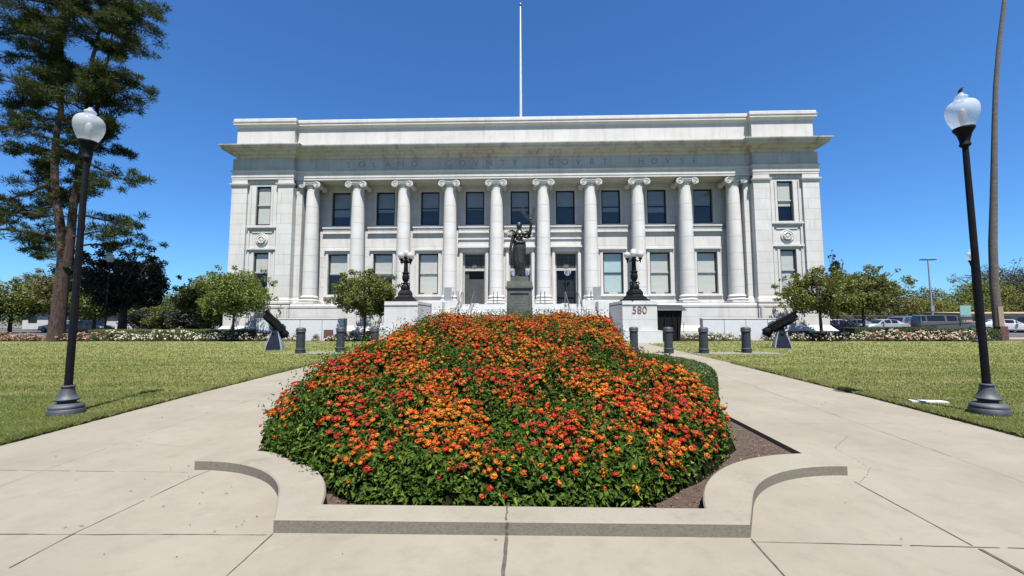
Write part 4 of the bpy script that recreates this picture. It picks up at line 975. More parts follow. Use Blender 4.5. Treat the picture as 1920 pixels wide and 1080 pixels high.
hedge_box('clipped_hedge', [(24.2, 30.9), (31, 32.0)], .82, .9, M['hedge'], 'long low clipped hedge in front of the parked cars at right', .07, 420, 6)
hedge_box('clipped_hedge', [(26.9, 28.35), (32.0, 28.6)], .74, 1.0, M['hedge'], 'dark green clipped hedge at the right end of the roses', .065, 600, 7)
hedge_box('burgundy_hedge', [(17.2, 28.3), (21.6, 28.4)], .62, .5, M['burg'], 'low burgundy leaved hedge behind the roses under the right tree', .06, 500, 8, (.012, .006, .006))
hedge_box('burgundy_hedge', [(-20.0, 28.35), (-17.2, 28.35)], .62, .5, M['burg'], 'low burgundy leaved hedge beside the left pale panel wall', .06, 500, 9, (.012, .006, .006))

# ------------------------------------------------------------------ roses
def rose(seed, mat, nb, w_=.55, h=.62, leafm='rose_leaf'):
    rr = np.random.default_rng(seed); r = empty('rose_bush', (0, 0, 0), '', 'rose bush', 'rose bushes along the lawn edge')
    n = 620; th = rr.uniform(0, 2*PI, n); ph = np.arccos(rr.uniform(-.1, 1, n)); rad = (.75+.25*rr.uniform(0, 1, n))*(1+.18*np.sin(th*3+seed)*np.sin(ph*4))
    P = np.stack([rad*w_*np.sin(ph)*np.cos(th), rad*w_*.8*np.sin(ph)*np.sin(th), .06+rad*h*np.cos(ph).clip(0)], 1); k = rr.uniform(0, 1, n)**.5; P[:, :2] *= k[:, None]; P[:, 2] *= (.55+.45*k)
    V, F = leaves(P, np.array([0, 0, 1.]), .075, .045, rr, 1.0, .2); npmesh('foliage', V, F, M[leafm], r)
    V = []; F = []
    for i in range(nb):
        t = rr.uniform(0, 2*PI); p = math.acos(rr.uniform(.12, 1)); q = rr.uniform(.82, 1.1); c = np.array([q*w_*math.sin(p)*math.cos(t), q*w_*.8*math.sin(p)*math.sin(t), .08+q*h*math.cos(p)])
        s_ = rr.uniform(.028, .05); v, f = leaves(c+rr.normal(0, s_*.45, (7, 3)), unit(c[None]+np.array([0, -.3, .2])), s_*1.5, s_*1.4, rr, .7, .3); F.append(f+len(V)*28); V.append(v)
    o = npmesh('blossom', np.concatenate(V), np.concatenate(F), mat, r); o['kind'] = 'stuff'; return r
rb_w = [rose(31+i, M['rose_white'], (34, 26, 44)[i], (.55, .48, .62)[i], (.55, .6, .5)[i]) for i in range(3)]
rb_p = [rose(41+i, M['rose_pink'], 38, .58, .5) for i in range(2)]
used = set()
RL = {'w': 'cream white rose bush', 'p': 'salmon pink rose bush'}
def place_roses(x0, x1, step, kind, where, y=27.75, jit=.2, rows=1):
    rr = random.Random(int(x0*10)+9); x = x0
    while x < x1:
        for rw in range(rows):
            src = rr.choice(rb_w if kind == 'w' else rb_p)
            o = src if src.name not in used else copy_tree(src); used.add(src.name)
            put(o, x+rr.uniform(-jit, jit), y+rw*.75+rr.uniform(-.15, .15), 0, rr.uniform(0, 6), rr.uniform(.75, 1.15), label=RL[kind]+' '+where, group='rose bushes '+where)
        x += step*rr.uniform(.85, 1.15)
place_roses(-28.9, -18.0, .72, 'w', 'in the row before the yellow green hedge at left', rows=1)
place_roses(-17.2, -12.2, .95, 'w', 'before the left pale panel wall', jit=.25)
place_roses(-11.9, -8.9, .6, 'w', 'before the left stair pedestal')
place_roses(9.3, 13.2, .55, 'w', 'beside the black bin and right panel wall', rows=1)
place_roses(13.8, 15.6, 1.0, 'w', 'before the right pale panel wall')
place_roses(16.4, 23.0, .56, 'w', 'under the young tree at right', rows=1)
place_roses(23.3, 30.2, .60, 'p', 'before the long hedge at right', y=27.6)
place_roses(23.6, 30.2, .62, 'w', 'in the row ahead of the dark hedge at right', y=27.45)
place_roses(-44, -29.8, .75, 'p', 'around the conifer trunk at far left')

# ------------------------------------------------------------------ trees
def crown_leaves(rr, cl, nleaf, L, W, flat=.8, tilt=.9):
    """cl: list of (centre, radius); leaves mostly on the shells of clumps"""
    cs = np.array([c for c, r in cl]); rs = np.array([r for c, r in cl]); pr = rs**2/np.sum(rs**2); k = rr.choice(len(cl), nleaf, p=pr)
    d = unit(rr.normal(0, 1, (nleaf, 3))); rad = rs[k]*(1-rr.uniform(0, 1, nleaf)**2.2*.75)*rr.uniform(.8, 1.15, nleaf)
    P = cs[k]+d*rad[:, None]*np.array([1, 1, flat]); return leaves(P, d*.7+np.array([0, 0, .5]), L, W, rr, tilt, .2)
def tree(name, label, cat, x, y, H, cz, rx, rz, tr, nleaf, L, mat, seed, nclump=34, cr=(.28, .5), barkm='bark', group=None, trunk_top=None, lean=0, ry=None, egg=0, under=.0, ragged=True):
    rr = np.random.default_rng(seed); r = empty(name, (x, y, 0), label, cat, group); ry = ry or rx; cl = []
    for i in range(nclump):
        d = unit(rr.normal(0, 1, 3)); q = rr.uniform(.25, 1)**.5; c = np.array([d[0]*rx*q*.8, d[1]*ry*q*.8, cz+d[2]*rz*q*.8])
        if egg: f = 1-egg*(c[2]-cz)/rz; c[0] *= f; c[1] *= f
        c[2] = max(c[2], cz-rz*(1-under)); cl.append((c, rx*rr.uniform(*cr)))
    tt = trunk_top or cz-rz*.45; b = MB()
    b.tube([(0, 0, -.1), (lean*.2, 0, tt*.35), (lean*.5, .02, tt*.7), (lean, 0, tt)], [tr*1.35, tr, tr*.9, tr*.8], 10)
    if ragged:
        for i in range(int(nclump*.7)):
            a_ = rr.uniform(0, 2*PI); u_ = rr.uniform(.1, 1); e_ = rr.uniform(.95, 1.22); cl.append((np.array([math.cos(a_)*rx*e_*math.sqrt(1-u_*u_), math.sin(a_)*ry*e_*math.sqrt(1-u_*u_), cz+rz*e_*u_*rr.choice([1, 1, -.5])]), rx*rr.uniform(.06, .13)))
    for c, rad in cl[:: (1 if nclump < 30 else 2)]:
        m = np.array([lean, 0, tt])*.55+c*.45+rr.normal(0, rx*.05, 3); m[2] = min(m[2], c[2]-.05*rz)
        b.tube([(lean, 0, tt-.15*rr.uniform(0, 1)), tuple(m), tuple(c)], [tr*.5, tr*.3, tr*.08], 5)
    b.build('trunk', M[barkm], r, smooth=60, off=(0, 0, 0))
    V, F = crown_leaves(rr, cl, nleaf, L, L*.6); npmesh('crown', V, F, M[mat], r); return r
tree('young_tree', 'small bright green tree on a thin trunk left of the courthouse wing', 'tree', -20.4, 28.1, 5, 3.25, 2.5, 1.8, .085, 9500, .17, 'tree_light', 61, 60, (.13, .27), group='young trees by the building')
tree('young_tree', 'round bushy small tree before the left stair pedestal', 'tree', -11.05, 28.1, 5, 3.15, 2.3, 1.75, .085, 13000, .16, 'tree_mid', 62, 62, (.15, .27), group='young trees by the building')
tree('young_tree', 'small spreading tree on a single trunk beside the right gun memorial', 'tree', 20.15, 28.1, 5, 3.1, 2.65, 1.6, .10, 11500, .17, 'tree_mid', 63, 62, (.14, .26), group='young trees by the building')
tree('young_tree', 'loose green tree with upswept branches behind the right young tree', 'tree', 27.0, 33, 5.6, 3.6, 2.8, 1.9, .10, 9500, .19, 'tree_mid', 64, 56, (.13, .25), group='young trees by the building')
tree('dark_tree', 'large dark spreading tree with black trunk on the left', 'tree', -36.4, 36, 8.0, 4.9, 3.9, 3.0, .30, 15000, .25, 'tree_dark', 65, 90, (.10, .22))
LT = [(-30.4, 38, 4.6, 3.0, 2.4, 2.1, 'tree_mid', 'green tree with white tips behind the left roses'), (-27.2, 36, 3.6, 2.5, 1.5, 1.4, 'tree_light', 'small pale tree just left of the bright young tree'),
      (-52, 46, 7, 4.6, 4.0, 3.0, 'tree_olive', 'olive green tree behind the conifer trunk'), (-60, 46, 5.8, 3.6, 4.2, 2.6, 'tree_mid', 'wide green tree at the far left edge'), (-44.5, 41, 5.0, 3.0, 2.8, 2.1, 'tree_mid', 'low green tree between the conifer and the near lamp pole'),
      (-33.3, 44, 6, 3.8, 3.0, 2.5, 'tree_olive', 'olive tree behind the dark spreading tree'), (-40, 56, 6.2, 4, 5, 3, 'tree_mid', 'distant tree filling the gap behind the dark tree'), (-33, 58, 5.6, 3.6, 4, 2.6, 'tree_dark', 'distant dark tree over the small buildings'),
      (-72, 60, 8, 5, 6, 3.6, 'tree_olive', 'far tree at the left edge behind the parked cars')]
for i, (x, y, H, cz, rx, rz, mt, lb) in enumerate(LT): tree('background_tree', lb, 'tree', x, y, H, cz, rx, rz, .16, 9000, .10+.004*y, mt, 70+i, 26, (.28, .45), group='trees beyond the left lawn')
RT = [(84, 104, 11.5, 6.5, 7, 5.5, 'tree_grey', 'dark rounded tree behind the parking lot lamp'), (96, 112, 12, 7, 7, 6, 'tree_olive', 'tall olive tree just right of the parking lot lamp'), (75, 100, 8.5, 5.2, 6.5, 4.6, 'tree_olive', 'yellow olive tree behind the silver cars'),
      (68, 96, 7.5, 4.4, 6, 4, 'tree_mid', 'dark green tree right of the courthouse behind the young trees'), (105, 108, 8, 4.5, 8, 4, 'tree_olive', 'low wide olive tree above the tan wall'), (112, 102, 10, 6, 7, 5, 'tree_yel', 'bright yellow green tree left of the near lamp pole'),
      (128, 112, 15, 9, 9, 7.5, 'tree_grey', 'tall grey green tree behind the palm trunk'), (146, 118, 15, 9, 9, 7, 'tree_grey', 'dark grey tree at the right edge'), (124, 100, 9, 5, 7, 4.5, 'tree_olive', 'olive tree between lamp pole and palm trunk'), (138, 102, 9, 5, 7, 4.2, 'tree_yel', 'yellow green tree right of the palm trunk'),
      (58, 90, 6.5, 4, 5, 3.4, 'tree_yel', 'light green tree low behind the parked sedans')]
for i, (x, y, H, cz, rx, rz, mt, lb) in enumerate(RT): tree('background_tree', lb, 'tree', x, y, H, cz, rx, rz, .3, 9000, .42, mt, 90+i, 28, (.26, .42), group='trees beyond the parking lot')
tree('cypress', 'narrow dark cypress peeking above the trees right of the courthouse', 'tree', 45.5, 60, 10.5, 6.2, 1.15, 4.6, .2, 9000, .22, 'cypress', 120, 60, (.3, .45), egg=.75)
for i, (x, y) in enumerate(((-80, 110), (-100, 115), (-122, 118), (-64, 105), (-50, 100), (-142, 120), (164, 122), (50, 120), (-38, 98))):
    tree('background_tree', ['hazy tree on the skyline far left', 'distant tree on the skyline behind the lots'][i > 5]+(' number', '')[1], 'tree', x, y, 9, 5.5, 8, 4.5, .3, 5000, .5, ('tree_olive', 'tree_mid', 'tree_grey')[i % 3], 130+i, 24, (.28, .42), group=('far skyline trees at left', 'far skyline trees at right')[i > 5])

def conifer():
    rr = np.random.default_rng(200); bx, by = -32.6, 27.6
    r = empty('conifer_tree', (bx, by, 0), 'tall conifer with red brown bark and a forked trunk at the left edge', 'tree'); b = MB(); rd = random.Random(4)
    def wob(pts, rad, n=14): b.tube(pts, rad, n)
    def jit(p0, p1, k, a): return [tuple(np.array(p0)+(np.array(p1)-np.array(p0))*i/k+np.array([rd.gauss(0, a), rd.gauss(0, a), 0])*(0 < i < k)) for i in range(k+1)]
    f = (.25, 0, 5.4)
    wob([(0, 0, -.2), (0, 0, .3), (.05, 0, 1.2), (.08, 0, 3), (.08, 0, 4.6), (.05, 0, 6.2)], [.56, .47, .41, .385, .37, .29], 20)
    A = jit((.15, 0, 5.2), (-1.35, .2, 12), 6, .05)+jit((-1.35, .2, 12), (-1.5, .2, 27), 9, .12)[1:]; B = jit((.4, 0, 5.2), (.75, -.1, 12.5), 6, .05)+jit((.75, -.1, 12.5), (1.7, -.2, 26.5), 9, .12)[1:]
    wob(A, [.31-.26*i/(len(A)-1) for i in range(len(A))], 12); wob(B, [.28-.23*i/(len(B)-1) for i in range(len(B))], 12)
    Cc = jit((.2, .6, 11), (1.0, 1.2, 24), 8, .15); wob(Cc, [.18-.13*i/8 for i in range(9)], 8)
    tufts = []
    def at(T, z):
        for i in range(len(T)-1):
            if T[i][2] <= z <= T[i+1][2]: t = (z-T[i][2])/(T[i+1][2]-T[i][2]+1e-6); return np.array(T[i])*(1-t)+np.array(T[i+1])*t
        return np.array(T[-1])
    def branch(p, ang, ln, dz, tuft=1.0, start=.35):
        start *= .6
        d = np.array([math.cos(ang), math.sin(ang), 0]); pts = []; n = 8
        for i in range(n+1):
            t = i/n; q = p+d*ln*t+np.array([0, 0, dz*math.sin(t*PI*.6)*1.0-.16*ln*t*t*(1 if dz < 0 else .3)])+np.array([rd.gauss(0, .06), rd.gauss(0, .06), rd.gauss(0, .05)])*ln*.2*(t > 0); pts.append(q)
        b.tube([tuple(q) for q in pts], [.02+.018*ln*(1-i/n) for i in range(n+1)], 6)
        for i in range(n+1):
            t = i/n
            if t < start: continue
            for _ in range(rd.choice((2, 2, 3))):
                off = np.array([rd.gauss(0, .42), rd.gauss(0, .42), rd.gauss(.08, .32)])*(.5+.12*ln); e_ = pts[i]+off; b.tube([tuple(pts[i]), tuple(pts[i]*.5+e_*.5+np.array([0, 0, -.05])), tuple(e_)], [.022, .015, .008], 4); tufts.append((e_, rd.uniform(.26, .50)*tuft))
        tufts.append((pts[-1], .45*tuft))
    # limbs laid out as in the picture: right side drops at several heights, the left side is fuller
    for z, T, ang, ln, dz in [(7.3, B, -.1, 4.9, .5), (9.0, B, .2, 4.6, -.2), (10.6, B, -.3, 3.4, .4), (6.6, B, .5, 4.6, .6), (13.0, B, .05, 4.9, -1.0), (15.4, B, -.2, 3.2, .2), (17.0, B, .1, 4.0, .3), (18.8, B, -.1, 4.2, .2), (19.5, B, .5, 3.9, -.2), (21.2, B, .0, 3.4, .2), (22.4, B, -.4, 4.0, .5), (23.6, B, .1, 4.4, .7), (24.8, B, .4, 3.6, .4), (14.2, B, .7, 2.8, .0)]: branch(at(T, z), ang, ln*.86, dz, .95, .6 if z < 14 else .4)
    for z in np.arange(6.5, 26, .80): branch(at(A, z), PI+rd.uniform(-.9, .9), rd.uniform(2.8, 6.8 if z < 16 else 5.2), rd.uniform(-.6, .8), 1.05, .35)
    for z in np.arange(10.5, 26, 1.1): branch(at((A, B, Cc)[int(z*10) % 3], z), rd.uniform(0, 2*PI), rd.uniform(1.2, 3.0), rd.uniform(-.2, .6), .95, .25)
    for z in np.arange(16, 26.5, .58): branch(at((A, B)[int(z*10) % 2], z), rd.uniform(0, 2*PI), rd.uniform(1.5, 3.6), rd.uniform(0, .8), 1.15, .2)
    for z in np.arange(5.8, 13, .42):
        p = at((A, B)[int(z*7) % 2], z); tufts.append((p+np.array([rd.gauss(0, .3), rd.gauss(0, .3)-.1, 0]), .34))
    b.build('trunk', M['bark_red'], r, smooth=60, off=(0, 0, 0))
    C = np.array([t[0] for t in tufts]); S = np.array([t[1] for t in tufts]); per = 112; n = len(C)*per; k = np.repeat(np.arange(len(C)), per)
    d = unit(rr.normal(0, 1, (n, 3))); P = C[k]+d*(S[k]*rr.uniform(.15, 1.05, n))[:, None]*np.array([1, 1, .62])
    t = unit(d+np.array([0, 0, .35])+rr.normal(0, .3, (n, 3))); s_ = unit(np.cross(t, rr.normal(0, 1, (n, 3)))); L = rr.uniform(.15, .30, n)[:, None]; W = .021
    V = np.stack([P-t*L*.3, P+s_*W+t*L*.2, P+t*L, P-s_*W+t*L*.2], 1).reshape(-1, 3)
    npmesh('crown', V, np.arange(4*n).reshape(n, 4), M['pine'], r); print('conifer', n)
conifer()
def palm():
    rr = np.random.default_rng(8); x, y = 34.3, 30.3; r = empty('palm_tree', (x, y, 0), 'very tall slender palm trunk leaning slightly at the right edge', 'tree'); b = MB()
    zz = [-.1, 0, .5, 2, 4, 7, 10, 13, 16, 19, 22, 25.5, 36]; xs = [0, 0, -.02, -.04, -.06, .12, .45, .75, 1.05, 1.40, 1.9, 2.6, 4.4]; rd_ = [.38, .35, .29, .26, .245, .235, .21, .18, .155, .14, .13, .12, .11]
    b.tube([(a_, 0, c) for a_, c in zip(xs, zz)], rd_, 14); b.build('trunk', M['bark_palm'], r, smooth=60, off=(0, 0, 0))
    V = []; 
    for i in range(42):
        an = rr.uniform(0, 2*PI); el = rr.uniform(-.7, 1.1); pr = None
        for j in range(9):
            t = j/8; L = 2.6; p = np.array([4.4+math.cos(an)*L*t*math.cos(el*(1-t)), math.sin(an)*L*t, 36+math.sin(el)*L*t-1.5*t*t]); s_ = np.array([-math.sin(an), math.cos(an), 0])*(.42*math.sin(PI*min(1, t*1.05))+.02)
            if pr is not None: V += [pr[0]-pr[1], pr[0]+pr[1], p+s_, p-s_]
            pr = (p, s_)
    V = np.array(V); npmesh('crown', V, np.arange(len(V)).reshape(-1, 4), M['tree_olive'], r)
palm()
b = MB(); b.box(32.78, 33.12, 28.9, 29.0, 0, 2.3); o = b.build('timber_board', M['wood'], loc=(32.95, 28.95, 0)); tag(o, 'upright pale timber board against the palm trunk', 'board')
b = MB()
for i, z in enumerate((0, .32, .64)): b.box(32.25, 32.75, 28.4, 28.8, z, z+.30)
o = b.build('brown_pier', M['redbrown'], loc=(32.5, 28.6, 0)); tag(o, 'short brown block pier at the foot of the palm', 'pier')
for i in range(7):
    q = 34+i*.5
LV = np.random.default_rng(3)
for i, (x, y) in enumerate(((25.2, 34.5), (26.4, 35), (27.6, 35.2))):
    r = empty('lavender_bush', (x, y, 0), ('pale purple flowering bush closest to the courthouse corner', 'pale purple flowering bush between two others', 'pale purple flowering bush nearest the white car')[i], 'bush', 'purple bushes by the courthouse corner')
    n = 2500; d = unit(LV.normal(0, 1, (n, 3))); P = d*np.array([1.0, .8, 1.5])*LV.uniform(.5, 1.05, (n, 1)); P[:, 2] = abs(P[:, 2]); V, F = leaves(P, d, .16, .05, LV, .7, .1); npmesh('foliage', V, F, M['lavender'], r)
    b = MB(); b.tube([(0, 0, -.05), (0, 0, .6)], [.05, .03], 6); b.build('stem', M['bark'], r, off=(0, 0, 0))
for i, (x, y, cz, rx, rz, mt) in enumerate([(60, 84, 2.3, 5, 2.4, 'tree_mid'), (70, 88, 2.6, 5, 2.8, 'tree_olive'), (81, 92, 2.8, 6, 3.2, 'tree_olive'), (92, 94, 3.0, 6, 3.3, 'tree_yel'), (103, 95, 2.6, 6, 3.0, 'tree_mid'), (114, 97, 3.2, 6, 3.6, 'tree_olive'), (126, 98, 3.2, 6, 3.6, 'tree_mid'), (138, 98, 3.2, 6, 3.6, 'tree_olive')]):
    tree('background_shrub', 'broad shrub closing the view behind the parking lot fence', 'shrub', x, y, 5, cz, rx, rz, .15, 6000, .40, mt, 160+i, 26, (.22, .4), group='shrubs behind the parking lot fence', trunk_top=.8)
for i, (x, y, cz, rx, rz, mt) in enumerate([(-92, 76, 2.6, 6, 3, 'tree_mid'), (-80, 74, 2.4, 5, 2.8, 'tree_olive'), (-69, 72, 3.0, 5, 3.4, 'tree_mid'), (-58, 62, 2.2, 4.6, 2.8, 'tree_dark'), (-52, 58, 1.9, 3.6, 2.3, 'tree_mid'), (-46, 56, 1.9, 3.6, 2.3, 'tree_dark'), (-47, 68, 2.8, 5, 3.2, 'tree_dark'), (-37, 68, 2.8, 4.5, 3.0, 'tree_mid'), (-29.5, 60, 2.4, 3.6, 2.6, 'tree_olive')]):
    tree('background_shrub', 'broad shrub closing the view across the street at left', 'shrub', x, y, 5, cz, rx, rz, .15, 6000, .32, mt, 180+i, 26, (.22, .4), group='shrubs across the street at left', trunk_top=.8)

# ------------------------------------------------------------------ statue and its pedestal
SX, SY = -.125, 15.0
pd = empty('statue_pedestal', (SX, SY, 0), 'square green bronze pedestal under the winged statue', 'pedestal')
b = MB(); b.hexa([(SX-.62, SY-.62, 0), (SX+.62, SY-.62, 0), (SX+.62, SY+.62, 0), (SX-.62, SY+.62, 0)], [(SX-.60, SY-.60, .3), (SX+.60, SY-.60, .3), (SX+.60, SY+.60, .3), (SX-.60, SY+.60, .3)])
b.hexa([(SX-.50, SY-.50, .3), (SX+.50, SY-.50, .3), (SX+.50, SY+.50, .3), (SX-.50, SY+.50, .3)], [(SX-.445, SY-.445, 2.60), (SX+.445, SY-.445, 2.60), (SX+.445, SY+.445, 2.60), (SX-.445, SY+.445, 2.60)])
b.build('shaft', M['bronze_ped'], pd)
b = MB(); b.box(SX-.50, SX+.50, SY-.50, SY+.50, 2.603, 2.66); b.hexa([(SX-.47, SY-.47, 2.66), (SX+.47, SY-.47, 2.66), (SX+.47, SY+.47, 2.66), (SX-.47, SY+.47, 2.66)], [(SX-.455, SY-.455, 2.86), (SX+.455, SY-.455, 2.86), (SX+.455, SY+.455, 2.86), (SX-.455, SY+.455, 2.86)]); b.build('cap', M['bronze_ped'], pd)
b = MB(); zf = lambda z: SY-.50+.055*(z-.3)/2.3
for (x0, x1, z0, z1) in ((-.40, -.33, .5, 2.5), (.33, .40, .5, 2.5), (-.33, .33, 2.42, 2.5), (-.33, .33, .5, .58)): b.hexa([(SX+x0, zf(z0)-.03, z0), (SX+x1, zf(z0)-.03, z0), (SX+x1, zf(z0)+.05, z0), (SX+x0, zf(z0)+.05, z0)], [(SX+x0, zf(z1)-.03, z1), (SX+x1, zf(z1)-.03, z1), (SX+x1, zf(z1)+.05, z1), (SX+x0, zf(z1)+.05, z1)])
b.build('panel_frame', M['bronze_ped'], pd)
b = MB(); rd = random.Random(2)
for z, hw in ((2.08, .20), (2.0, .15), (1.88, .12), (1.76, .04), (1.70, .05)):
    x = -hw
    while x < hw: l = rd.uniform(.02, .05); b.box(SX+x, SX+x+l, zf(z)-.006, zf(z)+.01, z-.018, z+.018); x += l+.016
b.build('inscription', pm('worn_letters', (.20, .20, .165), None, 6, .5), pd)
st = empty('bronze_statue', (SX, SY, 2.86), 'dark bronze winged woman raising crossed laurel branches above the flower bed', 'statue')
b = MB(); b.box(SX-.33, SX+.33, SY-.33, SY+.33, 2.863, 3.04); b.build('plinth', M['bronze_ped'], st)
def skinned(name, verts, edges, radii, mat, parent, root, sub=2):
    me = bpy.data.meshes.new(name); me.from_pydata(verts, edges, []); o = bpy.data.objects.new(name, me); COL.objects.link(o)
    me.materials.append(mat); md = o.modifiers.new('skin', 'SKIN'); md.use_smooth_shade = True
    sv = me.skin_vertices[0].data
    for i, r_ in enumerate(radii): sv[i].radius = (r_, r_*1.0) if not isinstance(r_, tuple) else r_; sv[i].use_root = (i == root)
    m2 = o.modifiers.new('sub', 'SUBSURF'); m2.levels = sub; m2.render_levels = sub
    o.parent = parent; return o
V = [(0, 0, 1.22), (.01, -.01, 1.38), (.0, -.01, 1.56), (-.005, -.01, 1.72), (0, 0, 1.86), (-.005, -.02, 1.97), (-.01, -.04, 2.10), (-.01, -.03, 2.20),     # 0 pelvis .. 7 head top
     (-.17, 0, 1.80), (-.25, .0, 1.62), (-.30, -.02, 1.42), (-.35, -.06, 1.20), (-.37, -.08, 1.12),          # 8.. right arm down
     (.18, 0, 1.80), (.30, -.02, 1.84), (.42, -.05, 1.90), (.43, -.09, 2.12), (.42, -.10, 2.25), (.42, -.10, 2.31),   # 13.. raised arm
     (-.10, 0, 1.10), (-.10, -.12, .68), (-.09, -.05, .22), (-.10, -.20, .17),                              # 19.. forward leg
     (.11, 0, 1.10), (.13, .02, .66), (.13, .08, .22), (.15, -.05, .18)]
E = [(0, 1), (1, 2), (2, 3), (3, 4), (4, 5), (5, 6), (6, 7), (4, 8), (8, 9), (9, 10), (10, 11), (11, 12), (4, 13), (13, 14), (14, 15), (15, 16), (16, 17), (17, 18), (0, 19), (19, 20), (20, 21), (21, 22), (0, 23), (23, 24), (24, 25), (25, 26)]
Rr = [(.19, .14), (.155, .12), (.145, .12), (.18, .135), (.15, .11), (.058, .058), (.098, .112), (.065, .08), .09, .075, .062, .048, .038, .09, .08, .066, .056, .044, .04, .11, .085, .05, .045, .11, .085, .05, .045]
skinned('figure', V, E, Rr, M['bronze_dark'], st, 0)
b = MB()     # face, hair, bust and drapery details
b.lathe([(.001, -.02), (.018, 0), (.012, .05), (.002, .08)], 8, (SX-.01, SY-.155, 2.86+2.07))
b.build('nose', M['bronze_dark'], st, smooth=60)
b = MB(); T = Matrix.Diagonal((1.0, 1.12, 1)).to_3x3()
b.lathe([(.04, 2.04), (.095, 2.07), (.112, 2.13), (.108, 2.19), (.08, 2.245), (.03, 2.265), (.001, 2.27)], 20, (SX-.01, SY+.005, 2.86), T, flute=.06, fz=(2, 2.28)); b.lathe([(.001, 2.05), (.05, 2.07), (.07, 2.12), (.05, 2.17), (.001, 2.19)], 12, (SX-.01, SY+.17, 2.86)); b.build('hair', M['bronze_dark'], st, smooth=50)
def drape():
    n = 64; rings = []; zs = [1.52, 1.46, 1.36, 1.24, 1.10, .95, .8, .65, .5, .38, .28, .22]
    rx = [.19, .22, .24, .245, .235, .225, .22, .205, .19, .185, .19, .195]; ry = [.14, .16, .18, .19, .19, .19, .18, .175, .17, .16, .16, .155]; cx = [0, 0, 0, .0, .0, .0, .01, .015, .02, .02, .025, .03]
    b = MB(); vs = []
    for i, z in enumerate(zs):
        for k in range(n):
            a_ = 2*PI*k/n; amp = .0+.10*min(1, i/5); f = 1+amp*(.55*math.sin(9*a_+z*5.2)+.35*math.sin(15*a_-z*7)+.25*math.sin(5*a_+z*9))
            kn = .05*math.exp(-((z-.70)/.16)**2)*max(0, math.cos(a_+PI/2+.45))
            x = cx[i]+rx[i]*f*math.cos(a_); y = ry[i]*f*math.sin(a_)-kn*1.3
            zz = z+(.03*math.sin(a_*2+1) if i < 3 else 0)+(.04*math.sin(7*a_) if i > 9 else 0)
            vs.append((SX+x, SY+y, 2.86+zz))
    m = len(zs); b.add(vs, [(i*n+k, (i+1)*n+k, (i+1)*n+(k+1) % n, i*n+(k+1) % n) for i in range(m-1) for k in range(n)])
    # rolled cloth over the hips and a swag hanging from the lowered hand
    b.tube([(SX+.22*math.cos(a_), SY+.175*math.sin(a_), 2.86+1.50+.04*math.sin(a_*2+1)-.03*math.cos(a_)) for a_ in [2*PI*k/24 for k in range(25)]], [.030+.008*math.sin(k*2.1) for k in range(25)], 8)
    b.tube([(SX+.20*math.cos(a_), SY+.17*math.sin(a_)-.01, 2.86+1.42+.07*math.sin(a_*1+2.4)) for a_ in [PI+PI*k/14 for k in range(15)]], [.026+.006*math.sin(k*2.7) for k in range(15)], 8)
    for dx, l in ((0, .75), (.035, .66), (-.03, .55)):
        b.tube([(SX-.33+dx, SY-.06, 2.86+1.20), (SX-.28+dx, SY-.08, 2.86+1.0), (SX-.24+dx, SY-.05, 2.86+.8), (SX-.20+dx, SY-.04, 2.86+1.2-l)], [.02, .028, .032, .012], 7)
    b.build('drapery', M['bronze_dark'], st, smooth=70)
    b = MB()
    for sx in (-.065, .065): b.lathe([(.075*math.cos(t)*1.0+.0005, .07*math.sin(t)) for t in [PI/2*j/6 for j in range(7)]], 14, (SX+sx, SY-.085, 2.86+1.70), Matrix.Rotation(PI/2, 3, 'X'))
    b.tube([(SX-.13, SY-.06, 2.86+1.84), (SX-.09, SY-.135, 2.86+1.70), (SX+.0, SY-.135, 2.86+1.60), (SX+.10, SY-.11, 2.86+1.66), (SX+.15, SY-.06, 2.86+1.80)], [.012]*5, 6); b.tube([(SX-.10, SY-.10, 2.86+1.57), (SX+.02, SY-.135, 2.86+1.52), (SX+.12, SY-.08, 2.86+1.58)], [.015]*3, 6)
    b.build('bodice', M['bronze_dark'], st, smooth=60)
drape()
def wing(sx, rot, tipz):
    b = MB(); rows = 7
    for i in range(rows):      # layered feathers fanning from the shoulder blade
        for j in range(9):
            t = j/8; an = rot+t*1.5-.2; L = (.20+.22*math.sin(t*PI*.9))*(1-.085*i); c, s_ = math.cos(an), math.sin(an); ox, oz = sx*.12, 1.80; yy = .12+.012*i-.02*j*.2
            p0 = (ox+sx*c*.03, yy, oz+s_*.03); p1 = (ox+sx*c*L, yy+.03, oz+s_*L); nx, nz = -s_*.05*sx, c*.05
            mid = (ox+sx*c*L*.6, yy+.0, oz+s_*L*.6)
            vs = [p0, (mid[0]+nx, mid[1]-.006, mid[2]+nz), p1, (mid[0]-nx, mid[1]-.006, mid[2]-nz)]; vs2 = [(a_, b_+.012, c_) for a_, b_, c_ in vs]
            b.add([(SX+p[0], SY+p[1], 2.86+p[2]) for p in vs+vs2], [(0, 1, 2, 3), (7, 6, 5, 4), (0, 4, 5, 1), (1, 5, 6, 2), (2, 6, 7, 3), (3, 7, 4, 0)])
    b.build('wing', M['bronze_dark'], st)
wing(-1, -.35, 0); wing(1, -.55, 0)
